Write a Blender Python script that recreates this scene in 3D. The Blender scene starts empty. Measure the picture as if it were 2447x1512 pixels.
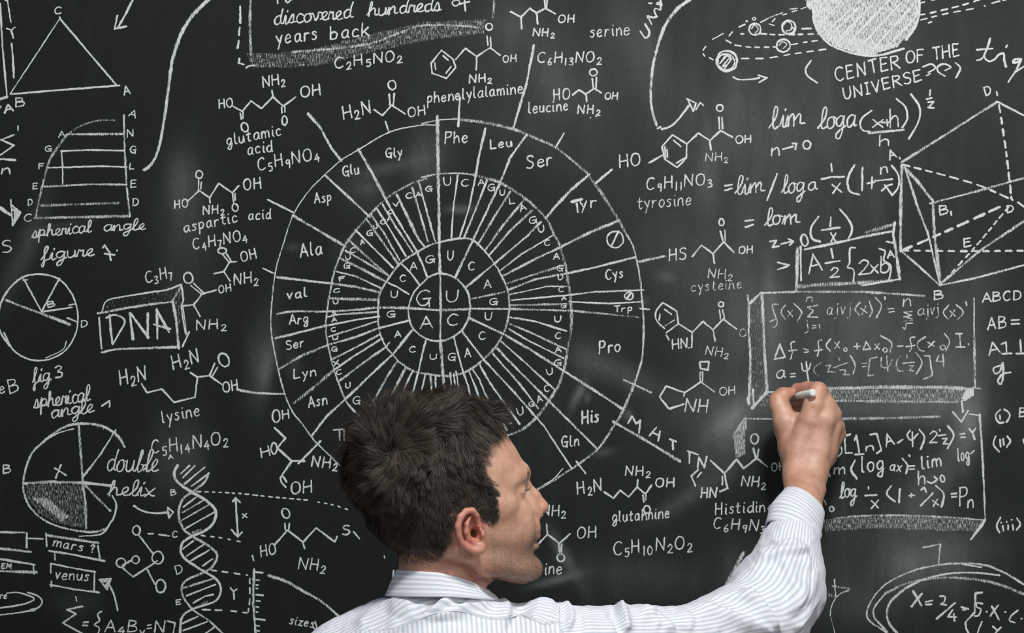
import bpy, math, random
import numpy as np
from mathutils import Vector, Matrix, Euler
random.seed(7); RNG = np.random.default_rng(11)
scene = bpy.context.scene
COL = scene.collection
# ------------------------------------------------------------ camera, light, exposure
CAM_D = 3.0; ZC = 1.95; PX = 0.0006           # one photograph pixel is 0.6 mm on the board
cam_data = bpy.data.cameras.new('camera'); cam = bpy.data.objects.new('camera', cam_data); COL.objects.link(cam)
cam.location = (0, -CAM_D, ZC); cam.rotation_euler = (math.pi/2, 0, 0)
cam_data.sensor_width = 36; cam_data.lens = 36*CAM_D/(2447*PX); cam_data.clip_start = 0.05
scene.camera = cam
world = bpy.data.worlds.new('world'); scene.world = world; world.use_nodes = True
bg = world.node_tree.nodes['Background']; bg.inputs[0].default_value = (0.80, 0.88, 1.0, 1); bg.inputs[1].default_value = 0.20
def area_light(name, loc, target, size, power, color):
    l = bpy.data.lights.new(name, 'AREA'); l.shape = 'RECTANGLE'; l.size = size[0]; l.size_y = size[1]; l.energy = power; l.color = color
    o = bpy.data.objects.new(name, l); COL.objects.link(o); o.location = loc
    o.rotation_euler = (Vector(target)-Vector(loc)).to_track_quat('-Z', 'Y').to_euler()
    return o
area_light('key_light', (0.46, -1.75, 3.75), (0.15, -0.35, 1.65), (0.30, 0.30), 60, (1.0, 0.985, 0.96))
area_light('fill_light', (-0.5, -3.6, 2.7), (0.0, -0.3, 1.75), (1.6, 1.6), 15, (0.93, 0.96, 1.0))
area_light('side_light', (1.65, -2.05, 2.6), (0.05, -0.45, 1.75), (0.45, 0.7), 13, (1.0, 0.98, 0.95))
scene.view_settings.view_transform = 'Standard'; scene.view_settings.look = 'None'
scene.view_settings.exposure = -0.06; scene.view_settings.gamma = 1.0; scene.view_settings.use_curve_mapping = False

def W(px, py, d):
    """point seen at photograph pixel (px, py), d metres in front of the board"""
    s = PX*(CAM_D-d)/CAM_D
    return np.array([(px-1223.5)*s, -d, ZC+(756-py)*s])

# ------------------------------------------------------------ helpers
def tag(o, label=None, cat=None, group=None, kind=None):
    if label: o['label'] = label
    if cat: o['category'] = cat
    if group: o['group'] = group
    if kind: o['kind'] = kind
    return o
def link(name, me, mat=None, parent=None):
    o = bpy.data.objects.new(name, me); COL.objects.link(o)
    if mat is not None: me.materials.append(mat)
    if parent is not None: o.parent = parent
    return o
def mesh_np(name, V, F, smooth=False):
    """V (n,3), F (m,4) or (m,3) integer array"""
    me = bpy.data.meshes.new(name)
    V = np.asarray(V, np.float32); F = np.asarray(F, np.int32)
    m, k = F.shape
    me.vertices.add(len(V)); me.vertices.foreach_set('co', V.ravel())
    me.loops.add(m*k); me.loops.foreach_set('vertex_index', F.ravel())
    me.polygons.add(m); me.polygons.foreach_set('loop_start', np.arange(0, m*k, k, dtype=np.int32))
    if smooth: me.polygons.foreach_set('use_smooth', np.ones(m, bool))
    me.update(calc_edges=True); me.validate()
    return me
def attr_f(me, name, vals):
    a = me.attributes.new(name, 'FLOAT', 'POINT'); a.data.foreach_set('value', np.asarray(vals, np.float32))
def attr_v(me, name, vals):
    a = me.attributes.new(name, 'FLOAT_VECTOR', 'POINT'); a.data.foreach_set('vector', np.asarray(vals, np.float32).ravel())
def box(name, lo, hi, mat, parent=None, bevel=0.0):
    x0, y0, z0 = lo; x1, y1, z1 = hi
    V = [(x0,y0,z0),(x1,y0,z0),(x1,y1,z0),(x0,y1,z0),(x0,y0,z1),(x1,y0,z1),(x1,y1,z1),(x0,y1,z1)]
    F = [(0,3,2,1),(4,5,6,7),(0,1,5,4),(1,2,6,5),(2,3,7,6),(3,0,4,7)]
    me = bpy.data.meshes.new(name); me.from_pydata(V, [], F); me.update()
    o = link(name, me, mat, parent)
    if bevel:
        b = o.modifiers.new('bevel', 'BEVEL'); b.width = bevel; b.segments = 3
    return o
class NT:
    """small node-tree builder"""
    def __init__(s, name):
        s.m = bpy.data.materials.new(name); s.m.use_nodes = True; s.t = s.m.node_tree
        s.b = s.t.nodes['Principled BSDF']; s.out = s.t.nodes['Material Output']
    def n(s, typ, **kw):
        nd = s.t.nodes.new(typ)
        for k, v in kw.items(): setattr(nd, k, v)
        return nd
    def l(s, a, b): s.t.links.new(a, b)
    def attr(s, name): return s.n('ShaderNodeAttribute', attribute_name=name)
    def setv(s, sock, v):
        if isinstance(v, (int, float)): sock.default_value = v
        elif isinstance(v, (tuple, list)): sock.default_value = tuple(v)
        else: s.l(v, sock)
    def math(s, op, a, b=0.0, c=0.0, clamp=False):
        nd = s.n('ShaderNodeMath', operation=op); nd.use_clamp = clamp
        s.setv(nd.inputs[0], a); s.setv(nd.inputs[1], b)
        if op in ('MULTIPLY_ADD', 'SMOOTH_MIN', 'COMPARE'): s.setv(nd.inputs[2], c)
        return nd.outputs[0]
    def noise(s, scale, detail=2, rough=.5, vec=None, dist=0.0):
        nd = s.n('ShaderNodeTexNoise'); nd.inputs['Scale'].default_value = scale; nd.inputs['Detail'].default_value = detail
        nd.inputs['Roughness'].default_value = rough; nd.inputs['Distortion'].default_value = dist
        if vec is not None: s.l(vec, nd.inputs['Vector'])
        return nd.outputs['Fac']
    def objvec(s, scale=(1,1,1), rot=(0,0,0)):
        tc = s.n('ShaderNodeTexCoord'); mp = s.n('ShaderNodeMapping'); mp.inputs['Scale'].default_value = scale; mp.inputs['Rotation'].default_value = rot
        s.l(tc.outputs['Object'], mp.inputs['Vector']); return mp.outputs['Vector']
    def rng(s, v, a, b, c=0.0, d=1.0):
        nd = s.n('ShaderNodeMapRange'); nd.clamp = True
        s.setv(nd.inputs['Value'], v); s.setv(nd.inputs['From Min'], a); s.setv(nd.inputs['From Max'], b)
        s.setv(nd.inputs['To Min'], c); s.setv(nd.inputs['To Max'], d); return nd.outputs['Result']
    def mix(s, f, a, b):
        nd = s.n('ShaderNodeMix', data_type='RGBA'); s.setv(nd.inputs['Factor'], f)
        s.setv(nd.inputs['A'], a if not isinstance(a, tuple) else a+(1,) if len(a)==3 else a)
        s.setv(nd.inputs['B'], b if not isinstance(b, tuple) else b+(1,) if len(b)==3 else b)
        # RGBA sockets
        return nd.outputs['Result']
    def mixc(s, f, a, b):
        nd = s.n('ShaderNodeMix', data_type='RGBA'); s.setv(nd.inputs[0], f)
        for i, v in ((6, a), (7, b)):
            if isinstance(v, tuple): nd.inputs[i].default_value = v if len(v)==4 else v+(1,)
            else: s.l(v, nd.inputs[i])
        return nd.outputs[2]
    def bump(s, h, strength=.3, dist=.001):
        nd = s.n('ShaderNodeBump'); nd.inputs['Strength'].default_value = strength; nd.inputs['Distance'].default_value = dist
        s.l(h, nd.inputs['Height']); s.l(nd.outputs['Normal'], s.b.inputs['Normal'])
    def col(s, v):
        if isinstance(v, tuple): s.b.inputs['Base Color'].default_value = v if len(v)==4 else v+(1,)
        else: s.l(v, s.b.inputs['Base Color'])
def plain(name, c, rough=.6, metal=0.0):
    k = NT(name); k.col(c); k.b.inputs['Roughness'].default_value = rough; k.b.inputs['Metallic'].default_value = metal
    v = k.noise(60, 3); k.bump(v, .08, .002); return k.m

# ------------------------------------------------------------ materials of the room and the board
def wood_mat(name, c1, c2):
    k = NT(name); v = k.objvec((2, 30, 30)); f = k.noise(3, 4, .6, v, .5)
    k.col(k.mixc(k.rng(f, .3, .7), c1, c2)); k.b.inputs['Roughness'].default_value = .45; k.bump(f, .1, .002); return k.m
def board_mat():
    k = NT('blackboard_slate')
    dust_and_falloff = k.attr('dust_and_falloff').outputs['Fac']
    fine = k.noise(1, 3, .6, k.objvec((1300, 1, 130)))          # vertical rubbing grain
    mid = k.noise(1, 4, .6, k.objvec((26, 1, 7)), .4)
    big = k.noise(2.6, 3, .55, k.objvec((1, 1, 1)))
    speck = k.noise(700, 1, .5)
    d = k.math('MULTIPLY', dust_and_falloff, k.rng(k.math('ADD', k.math('MULTIPLY', fine, .55), k.math('MULTIPLY', mid, .6)), .38, .8, .45, 1.3))
    d = k.math('ADD', d, k.math('MULTIPLY', k.rng(mid, .5, .8), k.math('MULTIPLY', k.rng(big, .4, .7), .018)))
    d = k.math('ADD', d, k.math('MULTIPLY', k.rng(speck, .74, .80), .035))
    d = k.math('ADD', d, k.math('MULTIPLY', k.rng(fine, .35, .7), .006))
    c = k.mixc(d, (0.0042, 0.0056, 0.0058), (0.56, 0.64, 0.64))
    k.col(c); k.b.inputs['Roughness'].default_value = .62; k.b.inputs['Specular IOR Level'].default_value = .22
    k.bump(fine, .25, .0004); return k.m
def chalk_mat():
    k = NT('chalk_marks')
    at = k.attr('core'); sep = k.n('ShaderNodeSeparateXYZ'); k.l(at.outputs['Vector'], sep.inputs[0])
    e = sep.outputs[0]; dens = sep.outputs[1]
    vfine = k.noise(1, 2, .6, k.objvec((800, 1, 150)))            # the board's vertical tooth
    iso = k.noise(1300, 3, .7); blot = k.noise(55, 2, .5)
    v = k.math('ADD', k.math('MULTIPLY', vfine, .5), k.math('MULTIPLY', iso, .4))
    v = k.math('ADD', v, k.math('MULTIPLY', blot, .14))         # ~0.52 mean
    e4 = k.math('POWER', k.math('ABSOLUTE', e), 3.0)
    thr = k.math('SUBTRACT', .80, k.math('MULTIPLY', dens, .46))
    thr = k.math('ADD', thr, k.math('MULTIPLY', e4, .17))
    a = k.rng(k.math('SUBTRACT', v, thr), -.055, .065)
    k.col(k.mixc(iso, (0.44, 0.48, 0.475), (0.73, 0.78, 0.765)))
    k.b.inputs['Roughness'].default_value = 1.0; k.b.inputs['Specular IOR Level'].default_value = 0.0
    k.l(a, k.b.inputs['Alpha']); return k.m
M_BOARD = board_mat(); M_CHALK = chalk_mat()
M_WALL = plain('wall_paint', (.42, .43, .42), .8); M_FLOOR = wood_mat('floor_boards', (.16, .09, .05), (.30, .19, .11))
M_TRIM = wood_mat('dark_trim_wood', (.10, .055, .03), (.17, .10, .055))

# ------------------------------------------------------------ the room
tag(box('floor', (-2.6, -4.2, -.05), (2.6, .06, 0), M_FLOOR), kind='structure')
tag(box('wall_back', (-2.6, .03, 0), (2.6, .13, 3.1), M_WALL), kind='structure')
tag(box('baseboard_back', (-2.6, .014, 0), (2.6, .03, .11), M_TRIM, bevel=.004), kind='structure')

# blackboard: slate sheet, wooden rails, chalk tray
board = bpy.data.objects.new('blackboard', None); COL.objects.link(board); board.location = (0, 0, 0)
tag(board, 'large black chalkboard covered in white chalk diagrams and formulas behind the man', 'blackboard')
# dust smears: x, y, half sizes in photo pixels, angle, strength, streakiness
SM = [(60,600,26,130,22,.05),(450,560,70,170,0,.035),(430,440,34,80,0,.05),(625,850,34,110,8,.045),(640,870,16,60,10,.09),
 (1020,380,50,70,20,.05),(930,400,70,16,-15,.05),(430,1090,60,90,0,.05),(1310,200,120,90,40,.035),(1530,100,60,140,-25,.035),
 (1230,60,80,70,40,.03),(1260,330,200,60,20,.012),(1480,200,160,140,0,.015),(1700,450,300,260,0,.016),(1750,280,120,120,0,.02),
 (1860,300,150,110,0,.02),(1680,420,36,90,10,.035),(1640,640,90,110,0,.025),(1730,790,90,130,0,.03),(1760,1010,70,110,48,.10),
 (1745,1000,26,60,52,.10),(1650,960,60,120,60,.03),(1480,890,120,30,25,.055),(1400,860,40,60,0,.03),(2080,860,260,120,0,.032),
 (2080,760,300,90,0,.03),(2060,840,200,40,-4,.02),(2130,900,260,40,-8,.045),(2000,720,200,60,0,.02),(2290,860,60,160,4,.028),
 (2100,975,230,34,0,.07),(2310,1030,30,100,12,.12),(2260,960,90,90,20,.05),(1840,760,28,180,0,.06),(2200,1180,60,90,30,.045),
 (2240,1130,40,160,30,.03),(2230,1330,110,90,30,.05),(2180,1345,70,45,-25,.06),(2100,1320,160,90,-10,.028),(2050,1440,120,60,0,.03),
 (2300,1320,130,60,-20,.03),(2000,1250,120,120,0,.016),(1700,1130,80,60,0,.015),(1640,1190,120,20,-32,.045),(1350,1330,14,70,-30,.09),
 (1330,1385,60,10,-14,.12),(1500,1360,240,40,4,.018),(1770,1370,60,120,-35,.035),(1560,1400,180,60,0,.02),(1900,580,240,240,0,.016),
 (2100,300,330,260,0,.014),(1900,90,300,140,0,.016),(2330,660,80,60,0,.02),(1785,640,30,180,0,.03),(2070,20,140,120,0,.03),
 (1100,500,34,10,0,.09),(880,450,30,16,0,.03),(865,455,60,50,45,.025),(840,590,24,40,60,.02),(700,870,18,30,0,.03),(1500,990,12,12,0,.08),
 (1380,945,10,34,25,.10),(1405,950,6,12,10,.09),(1445,1080,26,10,-10,.06),(1390,935,10,10,0,.05),(2420,120,120,200,0,.010),(1200,110,220,120,0,.012),
 (1540,720,12,12,0,.05),(1590,660,22,12,20,.05),(700,590,20,10,0,.035),(80,1340,150,8,0,.0),(190,1440,60,34,0,.02),(140,540,80,8,-10,.03)]
def board_panel():
    xs = np.unique(np.concatenate([np.linspace(-1.75, -.80, 12), np.arange(-.80, .80, .0042), np.linspace(.80, 1.75, 12)]))
    zs = np.unique(np.concatenate([np.linspace(.95, 1.46, 8), np.arange(1.46, 2.44, .0042), np.linspace(2.44, 2.62, 5)]))
    X, Z = np.meshgrid(xs, zs, indexing='xy')
    V = np.stack([X.ravel(), np.zeros(X.size), Z.ravel()], 1)
    nx, nz = len(xs), len(zs); i = (np.arange(nz-1)[:,None]*nx+np.arange(nx-1)[None,:]).ravel()
    F = np.stack([i, i+1, i+nx+1, i+nx], 1)
    me = mesh_np('slate_sheet', V, F)
    px = V[:,0]/PX+1223.5; py = 756-(V[:,2]-ZC)/PX
    d = np.zeros(len(V))
    for (cx, cy, rx, ry, a, st) in SM:
        t = math.radians(a); u = (px-cx)*math.cos(t)+(py-cy)*math.sin(t); v = -(px-cx)*math.sin(t)+(py-cy)*math.cos(t)
        q = (u/rx)**2+(v/ry)**2
        d += 1.4*st*np.exp(-q*1.1)
    d += .014*(1/(1+np.exp(-(px-1150)/190)))          # paler right half: dust, plus light falloff put into the colour
    attr_f(me, 'dust_and_falloff', np.clip(d, 0, .6))
    o = link('slate_sheet', me, M_BOARD, board); return o
board_panel()
box('backing_panel', (-1.75, .0015, .95), (1.75, .028, 2.62), M_TRIM, board)
for nm, lo, hi in (('frame_rail', (-1.81, -.012, 2.62), (1.81, .028, 2.68)), ('frame_rail', (-1.81, -.012, .89), (1.81, .028, .95)),
                   ('frame_stile', (-1.81, -.012, .95), (-1.75, .028, 2.62)), ('frame_stile', (1.75, -.012, .95), (1.81, .028, 2.62))):
    box(nm, lo, hi, M_TRIM, board, bevel=.004)
box('chalk_tray', (-1.70, -.075, .885), (1.70, -.0125, .900), M_TRIM, board, bevel=.003)
CHALK = r"""
# triangle_drawing|chalk triangle with corners marked A B and C
L 3.5 143,44 84,134 24,225
L 5 143,44 214,128 278,203
L 5 26,225 120,217 286,204
T 129,34 147,33 17 4.5 C
T 297,228 313,223 21 4.5 A
T 38,255 56,253 22 4.5 B
L 3 142,40 145,43
# height_line_drawing|chalk upright line with a Y beside it, cut by the left edge
L 5 0,8 6,110 17,232
L 7 0,237 17,231
L 4 18,3 22,28 26,53
L 4 16,68 27,72 36,65
L 5 27,72 32,91
L 5 28,104 31,140 33,186
L 4 12,0 19,2
T 11,270 30,265 18 6 A
L 3 2,253 2,258
# arrow_drawing|small chalk arrow pointing down left at the top left
L 6 318,-2 300,34 283,64
L 5 280,37 274,70
L 6 274,69 302,63
# formula_writing|chalk sigma sign over a bar and an n at the left edge
L 4.5 34,322 2,334 34,347 0,371
L 6 0,380 37,382
T 5,416 25,416 24 5 n
L 4 43,301 43,311
# arrow_drawing|chalk arrow with a filled head at the left edge
L 9 -2,495 26,514
L 4 26,477 30,539
L 6 28,490 49,508 31,538
L 7 30,500 42,508 33,528
L 6 36,502 36,525
# formula_writing|chalk letter S below the left arrow
T 8,605 28,601 30 4.5 S
# quadrant_graph_drawing|chalk curved graph with rungs lettered A to D above the words spherical angle
S 8@.62 86,518 93,480 105,430 118,385 134,358 160,322
S 6@.6 158,324 195,300 235,288 274,287
L 6@.7 296,275 298,360 303,450 311,518
L 7@.72 160,321 293,320
L 5 146,361 220,358 297,360
L 4.5 112,401 240,397 303,399
L 6@.7 106,446 220,440 303,441
L 9@.6 98,491 284,485
L 9@.65 84,521 310,516
L 3.5 147,361 150,400 150,440
T 140,328 155,326 14 3.5 A
T 107,362 124,361 13 3.5 G
T 93,404 104,403 13 3.5 F
T 79,452 90,451 14 3.5 E
T 68,491 78,490 15 3.5 D
T 58,530 76,528 18 3.5 C
T 307,277 323,282 18 3.5 A
T 304,327 320,325 18 4 N
T 310,365 325,365 17 4 G
T 310,404 320,404 15 3.5 L
T 313,448 326,447 18 4 E
T 318,492 331,491 18 4 D
C 77,568 219,554 28 4.5 spherical
C 246,552 348,548 26 4.5 angle
C 98,622 225,611 30 5 figure
L 5 246,592 250,585 262,603 265,622
L 5 250,606 274,609
L 4 280,597 280,600
# circle_drawing|chalk circle with four radii beside the word DNA
E 5 93,757 94,103 0
S 3 159,815 150,835 110,855
L 7@.7 15,717 55,733 97,748
L 9@.7 97,748 167,775
L 4.5 57,667 98,742
L 5 142,665 99,745
L 5 99,745 172,734
L 4 165,729 179,726
L 4.5 161,759 184,769
L 4 55,669 66,668
T 115,735 131,732 14 4 B
T 195,782 210,780 16 4 D
# formula_writing|chalk words fig 3 spherical angle
C 78,916 122,908 34 5 fig
T 133,903 152,900 29 5 3
C 82,976 215,958 36 5 spherical
C 122,999 224,984 32 5 angle
L 4.5 243,970 262,957 262,972
# formula_writing|chalk letters eB at the left edge
T 0,940 12,938 28 4.5 e
T 24,940 44,934 34 4.5 B
# box_drawing|chalk box with a shaded lid lettered DNA
L 7@.72 233,749 300,736 360,727 410,721
L 5 237,758 240,800 243,833
L 6 243,842 275,834
L 7@.75 275,834 427,829
L 6 262,752 265,790 269,822
S 5.5 254,759 275,752 298,766 285,795 270,822
L 7 310,748 318,811
L 7 312,748 355,807
L 7 353,748 353,807
L 6 375,738 376,809
L 7 374,740 404,793
L 6 368,775 407,786
S 4.5 243,746 256,718 300,708 360,698 400,692 433,679
P .36 245,740 262,713 350,697 434,676 416,714 402,722 300,734
L 7@.6 410,722 424,700 434,682
L 8@.8 413,720 422,770 427,832
P .42 414,722 434,690 431,790 422,770
S 4.5 433,680 438,715 434,735 442,790 446,800
L 5 452,793 436,828
L 3 437,731 446,798
# molecule_drawing|chalk skeleton formula with C3H7 above the box lettered DNA
T 349,676 412,662 28 4.5 C_3H_7
E 4.5 450,664 11,13 10
L 4.5 456,682 482,703
L 4.5 463,677 488,701
L 5 483,702 516,693
L 5 483,702 463,728 437,731
L 5 463,728 478,756
T 524,700 552,695 18 4 OH
T 470,788 541,784 24 4.5 NH_2
# molecule_drawing|small chalk molecule between aspartic acid and DNA
E 4.5 531,599 10,7 0
L 4.5 532,608 548,627
L 4 541,606 552,622
L 4.5 547,626 565,625
L 4.5 548,627 535,649 511,654
L 4.5 535,649 550,671
T 578,626 613,617 25 4.5 OH
T 560,680 617,675 27 4.5 NH_2
# molecule_drawing|chalk molecule lettered lysine
T 288,919 350,906 36 5 H_2N
L 5 338,917 352,938 387,929 416,961 466,949 472,901 455,890
L 5 472,901 501,897 513,868
L 4 508,898 520,877
L 5 502,898 531,919
T 416,882 477,864 33 5 H_2N
E 5 535,860 12,16 25
T 534,937 570,930 25 5 OH
S 7@.75 566,930 600,937 640,940 681,941
T 390,1010 477,992 30 4.5 lysine
T 362,1084 545,1060 32 4.5 C_5H_1_4N_4O_2
# pie_drawing|large chalk circle cut in pieces with one quarter shaded
S 7@.75 298,1068 282,1042 245,1018 190,1012 150,1022 110,1050 75,1085 57,1140 58,1180 75,1215 110,1245 160,1263 220,1271 255,1262
S 5 255,1262 272,1235 278,1205 268,1184
S 4 190,1281 240,1276 262,1255
S 4 176,1024 140,1034 113,1048
P .38 195,1014 240,1016 272,1034 262,1034 235,1025
L 7@.7 188,1016 193,1080 198,1150
L 8@.7 197,1148 204,1200 206,1262
L 6@.75 277,1027 240,1085 198,1140
L 9@.7 57,1155 120,1151 200,1153
L 8 200,1153 265,1160
L 7@.7 205,1160 235,1192 264,1220
P .47 60,1156 200,1156 205,1262 140,1252 90,1227 65,1190
P .62 75,1190 110,1185 165,1235 150,1245
L 5 131,1118 158,1135
L 5 146,1110 133,1142
C 252,1126 378,1128 52 5 double
C 258,1184 370,1184 36 5 helix
T 8,1131 25,1129 21 4.5 B
# chart_drawing|chalk boxes lettered mars and venus with an arrow
L 6@.8 0,1271 58,1272
L 7@.75 0,1310 74,1318
L 6 64,1273 64,1308
L 4.5 66,1286 103,1287
L 5 110,1274 112,1305
L 7@.75 110,1278 170,1287
L 8@.75 170,1287 235,1297
L 6 117,1316 160,1322 250,1340
L 5 234,1303 239,1334
T 126,1304 196,1317 23 4.5 mars
T 215,1320 224,1320 20 4.5 ?
L 4.5 131,1323 132,1337
L 6 0,1335 83,1349
L 8@.75 0,1364 88,1367
L 4.5 79,1347 82,1371
T 4,1357 27,1358 12 4 EM
L 4 121,1346 122,1369
L 4.5 121,1346 170,1356 228,1366
L 4.5 226,1366 225,1410
L 5 120,1397 180,1408 237,1415
L 4 123,1388 123,1402
T 131,1383 211,1387 25 4.5 venus
S 5.5 281,1458 274,1425 262,1398
L 5 237,1385 265,1382 256,1408 240,1387
L 8 244,1388 260,1388 254,1400
L 3.5 181,1425 183,1436
# ellipse_drawing|chalk double ellipse at the left edge
S 4.5 16,1417 40,1415 66,1422 82,1431 60,1442 30,1448 0,1452
S 4.5 66,1415 90,1423 101,1437 90,1452 60,1461 0,1469
T 0,1429 15,1430 16 5 re
L 9 74,1458 82,1456
# molecule_drawing|chalk circles joined by sticks beside the helix
E 4.5 326,1267 9,11 0
E 4.5 377,1332 13,15 0
E 4 324,1337 9,9 0
E 4.5 289,1344 11,11 0
E 5 384,1400 11,16 0
L 5 333,1280 350,1302 367,1324
L 5 376,1340 318,1378 292,1355
L 5.5 293,1350 316,1337
L 5 352,1360 370,1395
L 4.5 354,1275 366,1275
L 4.5 380,1277 405,1280
# arrow_drawing|chalk wavy arrow pointing at the helix
S 6 320,1208 340,1220 370,1226 400,1224
L 4.5 400,1212 414,1223 404,1237 400,1212
# formula_writing|chalk sigma formula at the bottom left
L 5 198,1448 160,1456 182,1466 150,1488 198,1514
L 5 200,1487 211,1486
L 5 198,1494 209,1494
S 4.5 243,1460 233,1468 238,1482 226,1492 238,1500 234,1514
T 250,1508 345,1510 29 4.5 A_4B_y
T 351,1508 361,1508 26 4.5 =
T 369,1510 392,1510 28 5 N
L 4.5 400,1483 418,1488 414,1514
# helix_drawing|chalk double helix with rungs and dashed measuring lines
S 7 425,1111 416,1130 425,1152 458,1175 495,1197 516,1222 508,1252 485,1270 460,1280 438,1295 432,1315 445,1337 490,1366 515,1382 528,1405 515,1435 460,1455 435,1475 430,1514
S 7@.72 499,1129 490,1150 460,1175 437,1192 427,1225 437,1262 462,1282 500,1305 519,1325 510,1350 488,1367 450,1383 435,1400 438,1425 460,1455 500,1483 534,1514
L 4.5 432,1132 453,1112
L 4.5 437,1141 466,1112
L 5 441,1156 489,1116
L 5 458,1161 499,1131
L 5 438,1211 468,1188
L 5@.7 436,1224 485,1196
L 5@.7 434,1243 500,1205
L 4.5 442,1263 513,1223
L 7@.6 460,1272 480,1265
L 4.5 437,1311 462,1292
L 4.5 446,1328 488,1300
L 5 455,1340 500,1314
L 4.5 484,1352 508,1335
L 6@.7 437,1405 510,1382
L 5 446,1423 515,1396
L 5 462,1440 490,1424 510,1420
L 9@.5 475,1447 495,1437
L 5 434,1490 473,1472
L 5 438,1506 495,1485
L 5 490,1514 515,1496
D 4 10,7 470,1174 560,1178 640,1186 740,1195
D 4 7,9 760,1199 800,1207 836,1219
D 4.5 9,13 481,1279 530,1285 590,1297
D 4.5 16,12 505,1362 550,1368 592,1374
D 5 22,10 483,1456 540,1458
D 4.5 12,16 552,1459 590,1464
D 4.5 16,9 597,1382 597,1430 593,1462
T 404,1097 414,1095 10 3.5 A
T 409,1184 421,1181 14 3.5 B
T 412,1284 424,1283 15 4 C
T 423,1372 438,1366 21 4 D
T 421,1444 432,1443 12 4 E
T 579,1237 590,1236 18 4 x
L 6 563,1190 566,1240 569,1282
L 5 556,1198 563,1189 574,1200
L 5 553,1265 568,1282 579,1271
L 4.5 551,1404 558,1413 566,1407
L 4.5 558,1413 560,1431
# ruler_graph_drawing|chalk axis with tick marks and a falling curve
L 7@.75 607,1360 605,1440 611,1514
L 4.5 603,1327 606,1339
L 5 608,1366 628,1368
L 4 612,1385 620,1386
L 4 612,1397 617,1398
L 4 612,1405 616,1406
L 5 612,1420 629,1422
L 4 612,1435 622,1436
L 4 612,1449 618,1450
L 4 612,1461 616,1462
L 5 612,1478 633,1481
L 4 612,1494 620,1495
L 4 614,1506 620,1507
S 8@.72 642,1375 680,1387 720,1409 770,1438 814,1476
T 692,1490 748,1499 21 4 sizes
L 4.5 753,1484 760,1509
L 4.5 749,1499 760,1509 768,1500
# molecule_drawing|chalk molecule with HO and S beside the nape of the man
E 4.5 683,1226 9,12 20
L 5 657,1301 687,1266 724,1295 756,1261 800,1294 806,1281
L 4 682,1266 681,1250
L 4 690,1265 692,1250
L 5 724,1295 728,1310
T 624,1329 660,1323 27 4.5 HO
T 713,1358 777,1364 28 4.5 NH_2
T 820,1278 838,1276 23 5 S
L 4 845,1270 859,1287
L 3.5 918,1328 920,1333
L 4 941,1362 939,1378
# curve_drawing|long chalk curve sweeping down beside the graph
S 9@.78 501,-3 478,18 452,48 430,88 412,145 402,215 393,282 384,335 372,375 358,396 344,406
# dashed_line_drawing|short chalk dashes beside the upper frame
L 5 574,15 574,30
L 6 574,33 574,55
L 6 573,66 571,84
L 6 571,97 568,115
L 6 572,140 571,147
L 4.5 569,150 583,154
S 4.5 588,162 597,157 608,156
# framed_writing|chalk frame with words discovered hundreds of years back
L 9@.62 599,-2 597,60 600,130
P .47 586,127 640,127 700,122 760,114 820,97 880,82 950,66 1010,52 1060,50 1162,45 1158,80 1060,92 1000,101 900,122 820,144 760,158 680,162 605,162
S 8@.62 700,124 780,118 850,110 900,100 960,76 1000,62 1060,60 1120,63 1150,68
L 8@.6 1181,-2 1180,25 1177,44
L 5 663,-6 664,8
S 5 682,0 687,6 697,-2
C 653,60 843,43 36 5 discovered
C 878,39 1055,25 33 5 hundreds
T 1080,15 1098,13 25 5 o
L 5 1110,0 1112,26
L 5 1098,10 1122,4
T 661,107 758,94 33 5 years
T 790,94 882,85 33 5 back
# formula_writing|chalk formula C2H5NO2 under the shaded band
T 800,163 962,143 26 4.5 C_2H_5NO_2
# molecule_drawing|chalk molecule lettered glutamic acid
T 628,208 681,200 26 4.5 NH_2
T 720,233 766,226 27 5 OH
T 524,259 556,255 22 4.5 HO
E 4.5 585,304 8,11 15
E 4.5 680,288 6,11 0
L 5 557,254 579,266 600,241 625,259 652,231 677,254 706,232
L 5 652,231 650,216
L 4 673,256 674,270
L 4 681,256 681,268
L 4 574,270 577,285
L 4 581,267 581,283
T 543,348 672,322 28 4.5 glutamic
T 592,369 651,362 29 4.5 acid
T 617,407 762,379 30 4.5 C_5H_9NO_4
# molecule_drawing|chalk molecule lettered aspartic acid
E 4.5 476,417 8,9 0
T 583,455 625,448 27 5 OH
T 418,498 449,494 20 4.5 HO
L 4.5 449,480 476,455 501,472 523,438 555,461 571,443
L 4 474,455 475,430
L 4 480,452 481,435
L 4 501,473 502,485
L 4 556,462 558,483
L 4 562,462 562,478
T 486,512 536,508 21 4.5 NH_2
E 4.5 562,496 7,9 10
T 440,555 567,530 27 4.5 aspartic
T 594,526 647,522 25 4.5 acid
T 462,596 590,573 27 4.5 C_4H_7NO_4
# codon_wheel_drawing|large round chalk chart of rings, spokes and letters
= ring
S 3.5@.8 1050,299 1000,300 930,316 858,357 815,383 776,417
S 4@.75 776,417 735,460 700,515 678,580 659,645 649,730 648,790 660,860 680,940 700,985 722,1012 745,1045 765,1066 790,1090 806,1107
S 5@.7 1008,296 1045,287 1092,284
S 9@.6 1085,284 1160,293 1225,308 1260,322 1330,354 1405,415
S 9@.58 1400,410 1440,465 1480,530 1508,580
S 6@.72 1500,562 1515,595 1527,650 1533,700 1538,780 1535,850 1525,890 1510,935
S 8@.65 1516,915 1490,978 1462,1025 1428,1073 1380,1110 1330,1143 1280,1172
S 3 1345,1119 1325,1142 1300,1158
S 6@.65 804,1105 870,1152 960,1188 1060,1202 1170,1200 1282,1170
= ring
S 8@.6 1020,426 980,440 925,473 882,515 835,570 815,600
S 6@.7 822,590 800,645 790,690 782,740 779,790 785,830 797,880 815,930 828,960 848,984
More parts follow.
